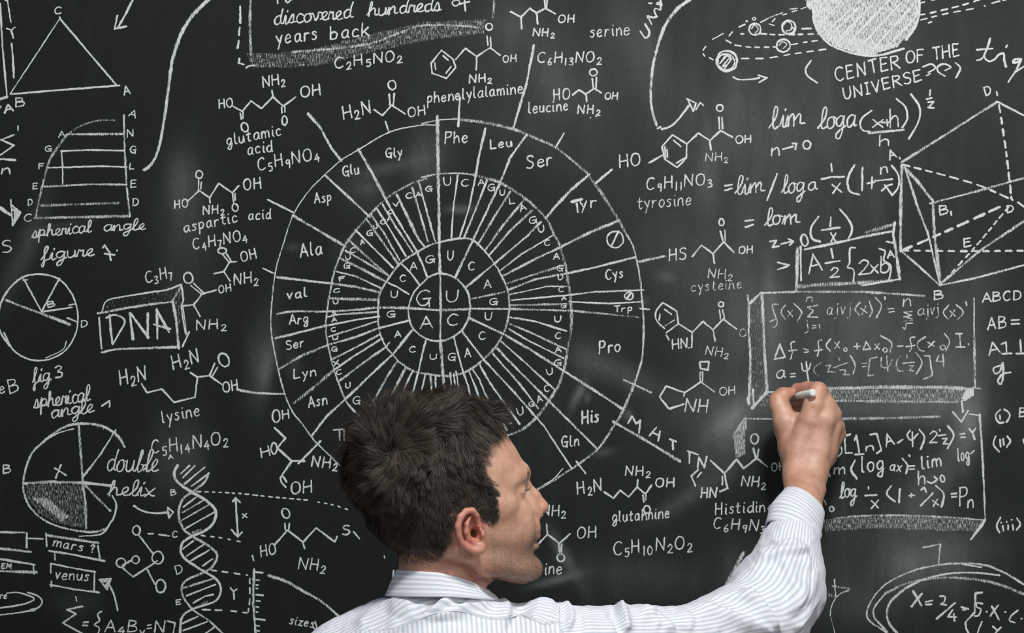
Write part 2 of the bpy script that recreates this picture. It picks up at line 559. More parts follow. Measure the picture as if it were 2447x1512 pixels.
S 6@.68 1008,424 1045,416 1097,414 1136,418
S 9@.6 1130,417 1162,426 1196,437 1254,473 1304,521 1324,560 1339,586
S 9@.6 1335,580 1350,629 1358,674 1364,722 1366,750 1365,789
S 10@.56 1366,745 1364,795 1357,830 1353,850 1350,880
S 9@.62 1356,846 1346,885 1338,914 1325,936 1311,959 1282,997 1248,1026 1214,1040
S 7@.62 848,984 900,1026 980,1056 1060,1066 1140,1060 1216,1039
= ring
S 6@.75 1053,578 1094,570 1129,573 1167,610 1194,648
S 7@.65 1190,642 1209,681 1216,711 1216,749 1207,786 1184,829 1154,859 1121,884 1089,896 1056,898 1026,894 986,886 950,862
S 6@.72 955,866 920,824 905,781 904,736 908,701 930,663 958,628 996,603 1031,584 1058,577
= ring
S 6@.75 1020,663 1051,653 1086,663 1114,691 1123,721 1120,759 1104,788 1081,805 1056,814 1021,810 988,786 977,756 977,731 991,696 1023,663
= spoke
L 10@.72 1045,278 1047,400 1049,520
L 8@.78 1049,515 1050,600 1052,652
L 6@.75 1052,654 1053,735 1052,830
L 9@.72 1052,812 1057,870 1062,935
S 7@.7 662,750 700,744 780,744 850,740 903,735 977,736
L 7@.75 977,736 1052,741
L 9@.65 1052,741 1122,738
L 6@.75 1122,737 1216,738
L 7@.65 1216,738 1362,742 1450,750
L 7@.55 1450,750 1525,758
= spoke
L 9@.72 857,357 890,415 923,478
L 6@.8 923,478 935,500 962,545 985,582 1000,606
L 9@.7 948,465 975,520 1000,572
L 5 1000,572 1014,588
L 6@.72 985,448 1003,508 1023,577
L 6@.75 1000,432 1020,505 1040,577
L 6@.75 914,488 945,540 986,602
L 5 900,498 930,545 970,612
L 6@.7 886,512 920,560 955,622
L 7@.68 875,522 912,575 953,632
L 5 849,549 878,578 940,640
L 8@.62 834,574 875,612 928,658
L 6@.7 826,599 870,624 925,657
L 8@.68 811,616 850,635 921,672
L 6@.7 802,648 850,660 914,690
L 7@.75 661,662 720,669 792,677
L 8@.65 792,677 850,685 907,698
L 9@.65 790,713 899,716
L 7@.75 776,418 830,468 884,518
L 8@.7 700,515 760,550 826,589
L 5@.75 783,757 811,751 902,745
L 7@.55 811,751 902,746
L 5 786,777 850,764 907,756
L 7@.75 657,808 700,798 782,777
L 5@.72 785,804 850,784 904,766
L 8@.65 666,882 720,850 783,824
L 7@.7 783,824 850,805 904,784
L 6 904,784 976,766
L 6@.7 792,859 850,830 907,799
L 9@.62 702,963 750,925 798,884
L 6@.78 798,884 850,848 914,808
L 7@.7 811,910 870,865 922,829
L 4 922,829 931,818
L 7@.75 746,1040 780,995 827,952
L 7@.78 827,952 900,882 940,845 985,789
= spoke
L 7@.68 948,864 925,900 900,945
L 8@.68 970,877 953,910 935,945
L 5 987,884 963,935
L 5 1018,811 1008,850 1001,884 988,932
L 4.5 1017,892 1009,927
L 6@.8 1028,894 1031,925
L 4.5 1041,895 1041,925
L 5 1076,890 1079,930
L 4.5 1084,892 1089,930
L 5@.8 1090,887 1096,925
L 5 1084,803 1096,850 1106,887 1118,920
L 4.5 1120,884 1136,925
L 4.5 1129,882 1145,905 1159,940
L 6@.75 1144,867 1165,905 1185,935 1242,1013
L 6@.78 1102,789 1156,859 1229,937 1275,990
L 4.5 1275,990 1300,1018 1366,1119
L 6@.75 1176,843 1240,915 1286,975
L 7@.72 1185,829 1214,860 1311,957 1428,1073
L 5@.78 1196,814 1248,860 1327,932
L 7@.75 1122,760 1204,798 1280,843 1347,886
L 8@.72 1347,886 1420,932 1489,978
L 5@.78 1216,786 1260,812 1347,856
L 6@.7 1219,774 1270,795 1352,834
L 5.5@.78 1219,758 1280,768 1354,791
L 6@.7 901,944 868,1000
L 6@.7 936,944 900,1025
L 5 964,934 930,1038
L 5 988,931 955,1050 900,1165
L 5 1009,926 990,1058
L 5 1031,924 1028,1064
L 8@.7 1061,930 1062,1066 1063,1200
L 5 1079,929 1090,1065
L 5 1096,924 1118,1063
L 5 1118,919 1150,1058 1190,1195
L 5 1136,924 1180,1050
L 5 1159,939 1205,1040
= spoke
L 7@.62 1219,729 1357,726
L 4.5 1222,717 1359,705
L 5@.75 1359,705 1421,697 1538,693
L 4.5 1360,721 1457,725 1530,721
L 4@.75 1216,704 1309,684 1354,684
L 7@.68 1215,692 1280,667 1354,653
L 6@.78 1354,653 1421,639 1519,614
L 6@.65 1122,715 1207,697
L 7@.62 1208,678 1345,634
L 7@.7 1204,658 1280,618 1338,591
L 8@.72 1338,591 1410,555 1481,526
L 5@.75 1192,649 1245,608 1323,561
L 6@.75 1114,686 1180,631 1264,560
L 7@.68 1258,565 1293,530
L 8@.75 1304,521 1330,490 1365,453 1409,416
L 6@.75 1168,611 1220,550
L 8@.65 1215,555 1271,503
L 7@.68 1159,598 1205,535 1254,475
L 7@.68 1141,586 1180,520 1219,458
L 7@.75 1088,662 1130,574 1193,442
L 7@.78 1193,442 1220,375 1258,322
L 6@.75 1109,567 1135,505 1164,429
L 4.5 1098,568 1120,500 1136,423
L 7@.78 1136,423 1145,370 1160,307
L 4.5 1079,568 1083,500 1094,418
L 5 928,676 950,686 977,703
L 5 959,630 980,650 1002,680
L 6 997,605 1010,632 1021,662
= tick
L 6 1099,233 1095,302
L 4.5 921,290 930,317
L 7@.8 1276,108 1258,200 1226,308
L 5 1348,318 1328,352
L 7 1462,405 1424,437
L 8@.7 1588,612 1528,625
L 5@.75 1529,737 1552,739
L 6@.7 1490,907 1557,938
L 9@.7 1465,1007 1540,1050 1625,1102
L 5 1377,1102 1400,1131
L 4.5 628,641 653,652
L 5.5 640,477 700,507
S 8@.75 736,272 765,305 790,350 816,384
= lettering
T 996,730 1030,728 38 4.5 G
T 1067,721 1096,719 28 4.5 U
T 1005,785 1034,783 30 4.5 A
T 1068,776 1093,776 28 4.5 C
T 1069,620 1084,620 23 4 U
T 1119,645 1134,645 20 4 C
T 1157,689 1174,687 20 4 A
T 1170,728 1190,726 15 4 G
T 1159,764 1175,763 18 4 U
T 1145,812 1160,810 19 4 C
T 1111,854 1126,852 22 4 A
T 1070,861 1088,860 18 4 G
T 1027,858 1042,858 13 4 U
T 978,842 993,841 14 4 C
T 943,806 958,804 15 4 A
T 925,758 945,756 15 4 G
T 934,711 950,710 16 4 U
T 956,673 969,672 16 4 C
T 981,645 997,643 18 4 A
T 1017,629 1040,625 17 4 G
T 1060,443 1078,441 20 3.8 U
T 1103,446 1120,444 17 3.8 C
T 1143,443 1158,441 14 3.5 A
T 1166,456 1183,454 16 3.8 G
T 1195,466 1207,465 13 4 U
T 1217,487 1229,486 15 3.8 L
T 1244,506 1258,500 16 3.5 A
T 1266,535 1284,530 16 3.8 G
T 1288,556 1302,552 16 3.8 U
T 1302,588 1315,585 14 3.8 C
T 1323,620 1338,619 15 3.8 A
T 1330,648 1346,647 14 3.5 G
T 1333,669 1345,668 12 3.8 U
T 1335,698 1346,697 12 3.5 C
T 1342,717 1353,716 9 3.5 A
T 1341,736 1353,734 10 3.5 G
T 1325,769 1341,768 14 4.5 U
T 1328,810 1341,808 15 3.8 C
T 1327,842 1341,840 13 3.8 A
T 1325,874 1342,872 14 3.8 G
T 1308,896 1323,892 15 4 U
T 1301,936 1313,934 16 3.8 C
T 1285,962 1297,958 16 3.8 A
T 1264,972 1277,970 12 3.5 G
T 1238,992 1252,988 18 4 U
T 1017,458 1033,456 12 3.8 G
T 993,471 1007,468 11 3.8 A
T 971,475 985,472 13 4 C
T 941,494 954,491 9 3.8 V
T 929,512 940,508 9 3.8 C
T 925,529 937,526 10 3.5 A
T 910,536 923,533 11 3.8 C
T 895,547 903,543 9 3.8 U
T 878,564 893,561 13 3.8 G
T 862,585 871,582 11 3.8 A
T 838,605 850,602 12 3.8 C
T 827,621 839,617 10 3.8 U
T 822,642 838,640 13 4 G
T 811,672 825,669 10 3.8 F
T 797,700 813,697 9 3.5 C
T 797,727 809,724 9 3.8 U
T 793,752 803,751 8 3.5 S
T 793,769 805,767 10 3.5 A
T 791,793 801,791 10 3.5 C
T 795,812 808,810 9 4 U
T 793,840 807,838 11 3.8 G
T 797,874 811,871 12 3.8 X
T 805,896 817,893 12 3.8 C
T 826,927 838,925 12 4.5 U
T 843,966 862,964 19 3.8 G
T 1063,342 1118,339 28 4.5 Phe
T 1172,355 1223,350 22 5 Leu
T 1259,402 1318,394 31 5 Ser
L 8 1366,482 1390,476
L 5 1378,486 1381,507
T 1386,498 1424,494 28 4.5 yr
E 4.5 1470,572 20,20 0
L 5 1478,552 1461,588
T 1449,668 1488,662 24 4.5 Cys
E 4.5 1503,707 10,9 0
L 6 1508,699 1498,713
T 1468,745 1510,742 15 4 Trp
T 1433,844 1482,839 30 5 Pro
T 1391,1011 1430,1008 31 6 His
T 1342,1068 1383,1064 26 5 Gln
T 922,377 961,373 23 4.5 Gly
T 820,421 858,414 25 4.5 Glu
T 752,486 792,480 25 4.5 Asp
T 718,615 770,606 33 5 Ala
T 687,714 732,709 23 5 val
T 692,775 736,771 24 4.5 Arg
T 685,836 726,827 22 4.5 Ser
T 703,904 755,898 23 4.5 Lyn
T 738,973 782,966 26 5 Asn
L 4.5 797,1027 822,1025
L 4.5 811,1028 812,1052
L 4.5 822,1027 823,1052
L 5 1203,1012 1211,1028
L 4 1215,1012 1222,1011
# molecule_drawing|chalk molecule with OH at both ends left of the man's head
E 4.5 660,994 9,15 0
T 676,1001 693,998 21 4.5 H
L 6 656,1022 682,1046 663,1070 697,1101 728,1101
L 6 713,1107 740,1080 766,1053
L 6 697,1101 670,1141
S 5 670,1141 673,1152 683,1164
L 5 676,1138 685,1151
T 626,1092 647,1086 24 4.5 H
E 4.5 655,1071 7,13 0
T 745,1114 805,1118 26 5 NH_2
T 696,1180 746,1176 30 5 OH
# molecule_drawing|chalk zigzag molecule at the top of the board
L 5 1220,28 1245,41 1266,20 1282,31 1303,20 1327,33
L 5 1245,41 1247,69
L 5 1282,31 1285,57
L 4.5 1301,-2 1303,18
L 4.5 1308,-2 1306,18
T 1335,54 1371,53 19 4.5 OH
T 1274,86 1324,87 19 4.5 NH_2
# formula_writing|chalk word serine
T 1411,90 1503,83 30 4 serine
# formula_writing|chalk letters written upwards beside the long curve
S 5.5 1530,75 1543,91 1552,78 1541,57
S 5 1557,58 1551,46 1547,38 1560,42 1570,40
S 5 1570,40 1564,28 1566,20 1578,24 1577,12 1568,10 1574,6 1581,14 1578,0
L 5 1550,8 1557,8
# formula_writing|chalk formula C6H13NO2
T 1285,150 1436,148 26 4.5 C_6H_1_3NO_2
# molecule_drawing|chalk hexagon molecule lettered phenylalanine
L 4.5 1055,120 1083,142 1089,161 1067,187 1033,175 1030,152 1055,120
L 4.5 1059,133 1071,144
L 4 1078,159 1066,175
L 4 1039,150 1041,166
L 4.5 1089,142 1112,115 1139,135 1171,114 1195,132
L 4 1164,86 1166,108
L 4 1172,88 1173,112
L 5 1139,137 1138,167
E 4.5 1169,64 8,8 0
T 1202,149 1233,147 17 4 OH
T 1122,198 1175,194 20 4.5 NH_2
T 1021,246 1249,222 27 4.5 phenelylalamine
# molecule_drawing|small chalk molecule with H2N and OH above the wheel
E 4.5 937,203 9,11 15
L 5 930,225 932,250
L 5 942,223 940,250
L 5 936,251 914,276 894,262
L 5 936,251 968,272
T 822,284 886,270 32 5 H_2N
T 976,280 1017,273 23 4.5 OH
# molecule_drawing|chalk molecule with the word leucine
E 4.5 1418,173 9,8 0
L 5 1415,188 1418,210
L 5 1425,185 1424,210
T 1324,239 1361,236 27 4.5 HO
L 5 1368,227 1383,215 1400,225 1420,211 1437,222
L 5 1400,225 1402,243
T 1445,237 1475,238 17 4.5 OH
T 1264,271 1357,263 27 4.5 leucine
T 1381,271 1433,271 21 4.5 NH_2
L 3 1410,281 1412,281
L 3 1424,278 1426,278
# curve_drawing|long chalk curve ending in an arrow above tyrosine
S 9@.75 1653,-4 1620,20 1590,60 1572,110 1560,160 1555,220 1558,262 1569,299
L 4.5 1571,307 1579,303
S 6 1581,309 1605,300 1625,280 1646,252
L 4.5 1641,236 1663,246 1657,266 1644,240
L 4 1663,262 1673,245 1681,252
# planets_drawing|chalk planets on dashed orbits around a large scribbled sun
E 5 1804,70 14,14 0
E 6 1885,65 16,16 0
S 3.5 1872,60 1880,52 1890,56 1892,70 1878,74
E 5 1872,109 16,15 0
S 3 1862,108 1870,100 1880,106 1872,116
S 3 1796,68 1804,60 1812,70 1804,80
E 6 1737,146 25,24 0
E 4.5 1735,148 20,19 0
S 4 1722,150 1734,134 1746,138 1740,152 1728,160
L 4 1720,152 1740,128
L 4 1732,164 1748,140
L 4 1727,158 1746,134
D 4 20,12 1772,140 1830,139 1900,128 1985,116
L 3.5 1703,94 1728,80
L 3.5 1680,120 1687,111
L 3.5 1680,128 1684,134
L 3.5 1695,138 1704,143
L 4 1735,96 1747,103
D 4 15,9 1756,108 1800,113 1855,112
D 4 15,10 1890,107 1930,100 1960,96
D 4.5 16,9 1815,80 1860,83 1962,81
L 4 1890,67 1900,67
L 4.5 1916,69 1938,68
L 4 1950,70 1956,70
L 4 1770,81 1777,81
L 4 1766,65 1780,58
L 4 1742,86 1750,76
L 3.5 1838,57 1850,61
L 3.5 1845,52 1852,45
L 5 1783,51 1786,51
E 3.5 1802,45 4,3 0
S 5@.7 1818,53 1840,42 1870,30
D 3.5 14,10 1870,36 1925,18
L 5@.7 1888,22 1905,20
S 4.5 1752,184 1765,190 1790,190 1815,186
L 4.5 1812,180 1833,186 1814,197
D 4.5 16,9 2200,35 2215,33 2290,15 2345,-2
D 4 17,12 2200,48 2260,33 2330,20
L 4 2218,55 2226,52
L 4 2352,14 2354,15
D 4.5 18,6 2370,8 2410,-3
D 4 10,14 2200,7 2240,-3
P .75 1924,-4 1929,18 1943,27 1946,60 1970,94 2000,114 2050,129 2090,133 2120,110 2060,92 2000,70 1975,40 1990,10 2060,-4
P .68 1960,-4 1975,40 1985,82 2040,108 2100,124 2140,112 2175,82 2194,48 2200,-4
P .72 1990,84 2075,112 2150,100 2180,60 2196,35 2200,-4 2196,20 2170,80 2145,112 2100,126 2050,124
S 6 1943,25 1947,60 1970,95 2000,115 2050,130 2100,132 2160,116
S 7 2196,-4 2197,30 2188,62 2165,95
L 6 2185,-4 2193,30
L 7 2000,70 2050,20
L 6 2005,92 2080,15
L 7 2030,100 2120,5
L 6 2060,108 2150,10
L 7 2085,118 2175,20
L 6 2120,112 2188,40
L 5 1960,55 2010,5
L 5 1975,75 2030,25
L 5 2000,105 2045,60
# formula_writing|chalk words center of the universe in brackets
S 5 1938,145 1925,165 1931,182 1953,198
T 1998,194 2150,162 33 5 CENTER
T 2165,151 2208,146 30 5 OF
T 2230,143 2292,134 31 5 THE
T 2018,238 2202,192 28 5 UNIVERSE
S 5 2205,160 2225,153 2235,163 2218,173
L 5 2214,181 2222,176
S 5 2258,182 2242,172 2240,160 2255,153 2272,160 2258,169
S 5 2283,150 2295,163 2284,186
# formula_writing|large chalk letters t i g at the upper right
S 6 2366,92 2360,110 2352,135 2362,146 2375,143 2385,132 2398,128 2400,145 2404,160
L 5 2334,119 2372,116
S 5 2334,144 2346,140 2358,118 2366,96
L 5 2404,113 2407,108
S 6 2440,141 2425,142 2421,150 2434,147 2440,141 2428,168 2409,196
L 5 2425,172 2448,158
# formula_writing|chalk formula lim log a of x plus h over h to the half
C 1842,308 1923,299 50 5.5 lim
C 1957,309 2045,303 50 5.5 loga
S 5 2083,264 2060,282 2055,300 2063,312 2079,314
T 2085,303 2110,303 34 5 x
L 5 2106,293 2124,292
L 5 2119,286 2121,301
T 2127,304 2149,302 46 5 h
S 5.5 2142,236 2163,255 2168,283 2156,305
S 6 2177,225 2197,255 2195,290 2172,331
L 7@.75 2075,318 2160,310
T 2103,348 2126,347 28 5 h
L 5 2223,215 2222,228
L 5 2214,237 2227,234
L 5 2218,244 2231,243 2218,257 2232,258
T 1843,371 1865,370 32 5 n
L 5.5 1870,357 1895,350
L 5 1893,343 1904,343 1900,357
E 5 1928,346 9,10 0
# formula_writing|chalk formula equals lim log a over x times 1 plus n over x
L 5 1732,444 1749,441
L 5 1732,455 1749,450
C 1758,464 1826,458 42 5 lim
L 5 1857,415 1833,479
C 1868,463 1922,458 42 5 log
T 1932,457 1953,453 32 5 a
L 5.5 1963,428 1985,423 2017,422
L 5 1986,391 1988,409
T 1990,461 2011,458 38 5.5 x
S 6 2042,394 2026,425 2030,456 2053,465
L 5.5 2061,400 2060,455
L 5 2072,438 2090,435
L 5 2084,423 2083,450
L 5 2090,432 2132,428
T 2105,416 2121,413 28 5 n
L 5 2107,456 2120,444 2132,440
L 5 2114,442 2132,466
S 5.5 2131,395 2147,420 2146,448 2131,467
# formula_writing|chalk formula lim z to 0 of 1 over x
L 5 1781,528 1801,525
L 5 1781,543 1800,536
C 1827,540 1910,533 40 5.5 lom
L 5 1840,577 1855,574 1846,591 1862,588
L 5 1866,583 1890,577
L 5 1884,571 1896,577 1887,586
E 5 1922,574 8,14 10
S 6 1956,517 1938,545 1941,570 1960,577
L 5 1985,519 1984,541
L 5.5 1963,550 2007,543
L 5 1985,556 1997,578
L 5 1997,557 1986,577
S 6 2007,500 2030,528 2036,550 2026,573
# framed_writing|chalk box around A half 2 x 6
L 5 1858,627 1870,630 1886,633
L 5 1858,644 1882,636
L 7@.8 1922,596 2000,580 2060,566
L 8@.75 2060,566 2133,552
L 11@.6 2068,556 2140,535
L 8 2138,532 2134,560
L 9@.75 2134,560 2141,600 2150,668
L 5 1913,588 1914,670
L 9@.75 1906,592 1903,694
L 12@.62 1903,685 1960,680 2050,676 2132,670
L 5 2060,682 2152,666
T 1933,653 1966,645 45 5.5 A
L 5.5 1986,594 1990,616
L 5 1972,629 2007,623
T 1985,663 2006,661 24 5 2
S 5 2044,592 2031,594 2030,628 2025,638 2040,645 2039,673
T 2052,656 2078,654 37 5 2
L 5 2080,652 2098,632
L 5 2080,633 2098,652
T 2104,652 2126,650 42 5 b
S 5 2101,594 2115,600 2112,622 2128,635 2126,662 2118,674
T 2121,617 2137,614 17 5 A
L 5 2118,577 2135,580
# prism_drawing|chalk prism with dashed hidden edges and lettered corners
L 8@.68 2154,388 2270,315 2383,243
L 6@.8 2383,243 2447,276
D 6 18,10 2387,250 2395,300 2405,370 2412,430 2417,476
L 10@.7 2154,393 2190,430 2229,480
L 9@.72 2155,395 2152,500 2152,600
L 7@.72 2163,402 2195,500 2218,560
L 6@.75 2218,560 2232,620 2246,678
L 9@.7 2229,480 2233,560 2247,680
L 11@.6 2240,595 2246,675
L 6@.7 2222,486 2330,458
L 8@.65 2330,458 2447,425
D 5 20,10 2156,393 2250,417 2340,443 2420,478
L 5 2432,483 2448,495
L 6@.75 2152,598 2200,640 2246,682
D 6 16,12 2153,598 2300,600 2447,599
D 7 26,13 2160,596 2215,573 2300,535 2400,489
D 5 13,9 2410,495 2380,530 2330,590 2255,672
L 8@.68 2245,680 2340,600 2447,528
L 6@.75 2245,682 2340,662 2447,633
T 2126,383 2142,376 22 5 A
L 4 2149,376 2151,380
T 2247,514 2266,510 22 5 B
L 4.5 2272,505 2273,514
T 2356,228 2370,222 21 5 D
L 4.5 2381,219 2383,228
T 2305,589 2321,586 20 5 E
T 2408,508 2423,505 17 5 D
T 2232,716 2251,714 22 5 B
# formula_writing|chalk capitals ABCD and AB at the right edge
T 2347,722 2440,715 23 5 ABCD
T 2360,787 2405,782 29 5 AB
L 5 2417,765 2435,764
L 5 2417,774 2436,773
# formula_writing|chalk A11 and script letters at the right edge
T 2363,849 2387,842 30 5 A
L 5 2393,822 2404,817 2405,844
L 5 2394,845 2418,844
L 5 2438,812 2440,844
L 5 2428,845 2450,844
S 5.5 2390,873 2374,880 2378,893 2390,886 2396,866 2397,895 2392,917 2384,910 2395,894 2415,889
# framed_writing|chalk three-sided frame around rubbed formulas above the fist
L 7@.6 1787,705 1792,760
L 8@.75 1791,725 1818,700
S 8@.72 1789,735 1790,780 1789,790 1793,860 1790,960
L 9@.72 1821,702 1826,820 1833,936
P .4 1790,730 1820,702 1832,935 1800,975 1790,960
L 9 1797,975 1833,936
L 8 1787,950 1790,965
L 6 1799,930 1801,965
L 7@.72 1818,700 1900,697
L 7@.62 1900,697 2060,697
L 8@.65 2060,697 2140,702 2210,707
L 5@.7 2327,712 2328,800
L 8@.65 2328,800 2330,925
L 5 1832,936 1876,938
P .45 1810,972 1832,940 1990,932 1992,968
L 12@.68 1975,929 2100,925 2250,925 2325,930
P .5 1975,932 2300,928 2318,932 2290,964 1990,962
L 8@.6 1990,957 2290,960
P .95 2297,950 2308,932 2328,925 2326,945 2302,960
L 6 2298,958 2301,984
L 5@.7 2325,925 2343,929
S 4@.72 1860,727 1846,728 1850,748 1857,768 1852,781 1846,782
L 4@.7 1840,768 1854,762
S 4@.7 1876,729 1866,745 1877,763
T 1882,757 1894,756 26 4@.7 x
S 4@.72 1896,724 1915,745 1905,768
T 1927,721 1942,720 20 4@.7 n
L 4.5@.68 1953,729 1930,734 1944,742 1930,757 1954,758
T 1925,788 1934,786 24 4@.7 j
L 4@.7 1941,778 1950,777
L 4@.7 1941,784 1950,783
L 4@.7 1957,775 1959,784
T 1975,752 2033,750 30 4@.68 ajvj
S 5@.68 2056,722 2043,738 2054,754
T 2060,752 2073,748 30 4@.72 x
S 4.5@.7 2077,720 2084,742 2077,758
S 5@.72 2092,711 2106,730 2094,759
L 4 2114,709 2115,715
L 4@.75 2122,738 2135,737
L 4@.75 2124,746 2137,744
T 2160,732 2177,731 32 4@.8 n
L 4.5@.68 2179,744 2160,746 2178,753 2160,757 2180,762
L 4.5@.62 2158,768 2181,765
L 4@.7 2157,782 2162,787 2166,772 2181,772
T 2193,752 2210,751 24 4@.72 a
T 2213,753 2243,750 28 4@.72 jvj
S 4.5@.72 2267,729 2254,746 2265,762
T 2270,758 2283,756 26 4.5@.7 x
S 4.5@.72 2285,728 2302,745 2289,763
L 4 2308,721 2310,730
L 5@.8 1863,822 1851,858 1876,853 1863,822
S 4.5@.75 1899,816 1890,820 1893,842 1889,858
L 4.5@.75 1885,838 1905,836
L 4@.75 1921,833 1931,836
L 4@.75 1922,842 1932,840
S 4.5@.75 1964,812 1955,815 1957,835 1953,850
L 4.5@.75 1946,838 1966,835
S 4.5@.75 1985,809 1974,825 1984,839
T 1995,833 2006,832 28 4@.75 x
E 4@.75 2020,835 4,4 0
L 4@.8 2041,828 2055,827
L 4@.8 2048,820 2048,834
L 4.5@.75 2070,816 2063,835 2080,834 2070,816
T 2091,835 2102,834 24 4@.75 x
E 4@.75 2115,836 5,5 0
S 5@.75 2105,802 2130,818 2127,841
L 4.5@.8 2145,827 2158,826
S 4.5@.75 2186,805 2175,808 2178,828 2174,840
L 4.5@.75 2165,828 2186,825
S 5@.7 2211,804 2193,818 2196,835 2208,839
L 4.5@.75 2217,817 2232,827
L 4.5@.75 2233,815 2219,829
E 4@.7 2253,830 6,6 0
S 4.5@.75 2257,797 2269,815 2260,838
L 4.5@.8 2284,797 2299,797
L 4.5@.8 2293,797 2295,829
L 4.5@.75 2285,829 2306,829
L 4@.8 2314,821 2315,824
T 1855,904 1877,901 32 5@.8 a
L 4.5@.8 1889,893 1900,892
L 4.5@.8 1889,900 1900,899
S 5@.78 1915,868 1919,885 1931,884 1937,869
L 5@.78 1926,864 1929,890 1932,912
S 4.5@.55 1963,865 1945,880 1950,895 1958,898
L 5@.62 1973,874 1985,872 1977,888 1996,889
L 4.5@.62 1992,878 2026,866
L 4@.7 2004,854 2006,860
L 5@.68 2007,884 2020,884 2016,895 2030,895
S 5@.72 2032,850 2043,870 2039,893
L 4.5@.6 2060,868 2070,868
L 4.5@.6 2060,876 2070,875
L 5@.7 2096,853 2079,857 2074,898 2087,896
S 5@.65 2106,854 2106,875 2122,877 2132,858
L 5@.68 2119,850 2121,886
S 5@.62 2152,850 2142,866 2146,885 2158,886
L 4.5@.7 2157,868 2184,865
L 4@.7 2167,847 2168,855
L 4.5@.65 2173,874 2182,873 2173,885 2184,886
S 5@.72 2188,842 2203,865 2190,893
L 5@.72 2209,850 2221,850 2228,897 2206,906
L 5@.68 2243,850 2237,863 2256,863
L 5@.68 2253,846 2255,876
# formula_writing|chalk formulas under the fist closed by a shaded bar
L 5@.75 1787,1000 1850,1001
L 10@.58 2014,1000 2150,998
L 9@.62 2150,998 2245,995
L 5 2277,984 2297,1008 2313,981
L 3.5 2315,989 2342,992
L 7@.75 2341,990 2347,1080 2352,1180
L 5@.75 2352,1180 2354,1240
L 5 2032,1037 2018,1042 2020,1082 2036,1082
L 5.5 2042,1052 2046,1040 2053,1080
L 5 2043,1086 2064,1084
T 2070,1077 2088,1075 20 5 n
L 5 2079,1038 2095,1036 2106,1075 2095,1083
T 2118,1067 2137,1060 30 5.5 A
L 5 2145,1058 2157,1050
S 5 2175,1028 2168,1040 2178,1051 2193,1036
L 5 2180,1032 2181,1066
S 5.5 2197,1026 2209,1045 2200,1073
T 2222,1058 2240,1057 29 5 2
L 4.5 2242,1041 2260,1038
L 4.5 2245,1026 2246,1030
L 4.5 2252,1048 2263,1047 2254,1060 2266,1060
S 5.5 2265,1017 2279,1040 2264,1071
L 5 2294,1037 2305,1036
L 5 2296,1045 2306,1044
L 5 2316,1024 2324,1034 2331,1023
L 5 2324,1034 2329,1050
S 4.5 2010,1068 2012,1080 2003,1091
L 5 1979,1128 1983,1138
T 1994,1133 2020,1132 27 5 m
S 6 2043,1100 2034,1122 2048,1144
T 2059,1129 2112,1124 40 5.5 log
T 2125,1123 2152,1127 26 4.5 ax
S 5.5 2156,1095 2169,1112 2165,1131
L 5 2173,1114 2185,1113
L 5 2174,1121 2185,1120
L 5 2172,1087 2174,1090
T 2204,1120 2248,1113 32 5.5 lim
T 2290,1102 2316,1098 32 4.5 log
L 4 2319,1084 2328,1077
T 2194,1159 2211,1157 34 5 h
S 5 2216,1150 2226,1154 2240,1145
L 4.5 2232,1138 2240,1145 2233,1152
E 4.5 2252,1143 5,8 10
C 2008,1191 2047,1186 36 5 log
L 5.5 2067,1184 2095,1182
L 5 2075,1163 2075,1168
T 2082,1215 2098,1214 34 5 x
S 5 2130,1160 2119,1180 2139,1198
L 6 2150,1168 2148,1200
L 4.5 2172,1184 2185,1183
L 4.5 2178,1179 2178,1188
L 5 2201,1170 2208,1164 2214,1176
L 5.5 2229,1178 2200,1208
T 2229,1210 2243,1207 26 4.5 x
S 5.5 2236,1160 2255,1180 2250,1211
L 5 2273,1180 2286,1178
L 5 2274,1187 2286,1186
T 2294,1206 2312,1204 43 5 P
T 2312,1213 2326,1212 32 5 n
L 4 1970,1195 1974,1205
L 4 1960,1217 1966,1215
E 4.5 1987,1216 5,6 0
P .5 1968,1240 2000,1236 2060,1231 2150,1230 2260,1234 2352,1242 2335,1271 2250,1268 2100,1262 2040,1265 1970,1271
S 6@.65 2000,1237 2060,1232 2150,1231 2260,1235 2350,1242
S 8@.8 2354,1241 2340,1262 2320,1288
# formula_writing|chalk numbering i ii and iii down the right edge
S 5.5 2390,978 2380,990 2381,1002 2388,1010 2398,1009
S 5.5 2399,978 2409,984 2413,994 2405,1008
L 5 2389,992 2390,1002
T 2436,996 2458,994 22 5 B
S 5 2379,1042 2374,1062 2388,1079
L 5 2389,1050 2391,1067
L 5 2397,1048 2399,1063
S 5 2407,1042 2414,1054 2405,1069
L 6 2446,1050 2447,1058
S 5 2391,1236 2382,1255 2388,1272
L 4.5 2396,1256 2398,1268
L 4.5 2392,1248 2393,1249
L 4.5 2409,1254 2409,1265
L 4.5 2405,1246 2406,1247
L 4.5 2420,1253 2421,1266
L 4.5 2417,1241 2418,1242
S 5 2430,1238 2438,1252 2429,1266
# molecule_drawing|chalk molecule lettered tyrosine
L 4.5 1607,322 1641,344 1640,378 1618,400 1588,380 1582,350 1607,322
L 4 1609,335 1627,350
L 4 1616,390 1637,377
L 5 1589,350 1590,380
L 4 1594,356 1595,376
E 4.5 1720,258 8,8 0
L 5 1643,342 1669,318 1696,336 1722,312 1751,328
L 4.5 1718,280 1719,308
L 4.5 1725,280 1727,308
L 5 1696,336 1699,358
T 1758,343 1796,340 19 4.5 OH
T 1686,385 1740,384 20 4@.75 NH_2
T 1481,400 1529,394 31 5 HO
L 5 1551,389 1590,367
T 1545,453 1700,440 29 4.5 C_9H_1_1NO_3
T 1524,499 1651,489 30 4@.78 tyrosine
# molecule_drawing|chalk molecule lettered cysteine
E 4.5 1724,531 6,8 0
L 5@.8 1654,613 1676,586
L 5 1676,586 1704,606 1729,578 1754,603
L 5 1704,606 1707,629
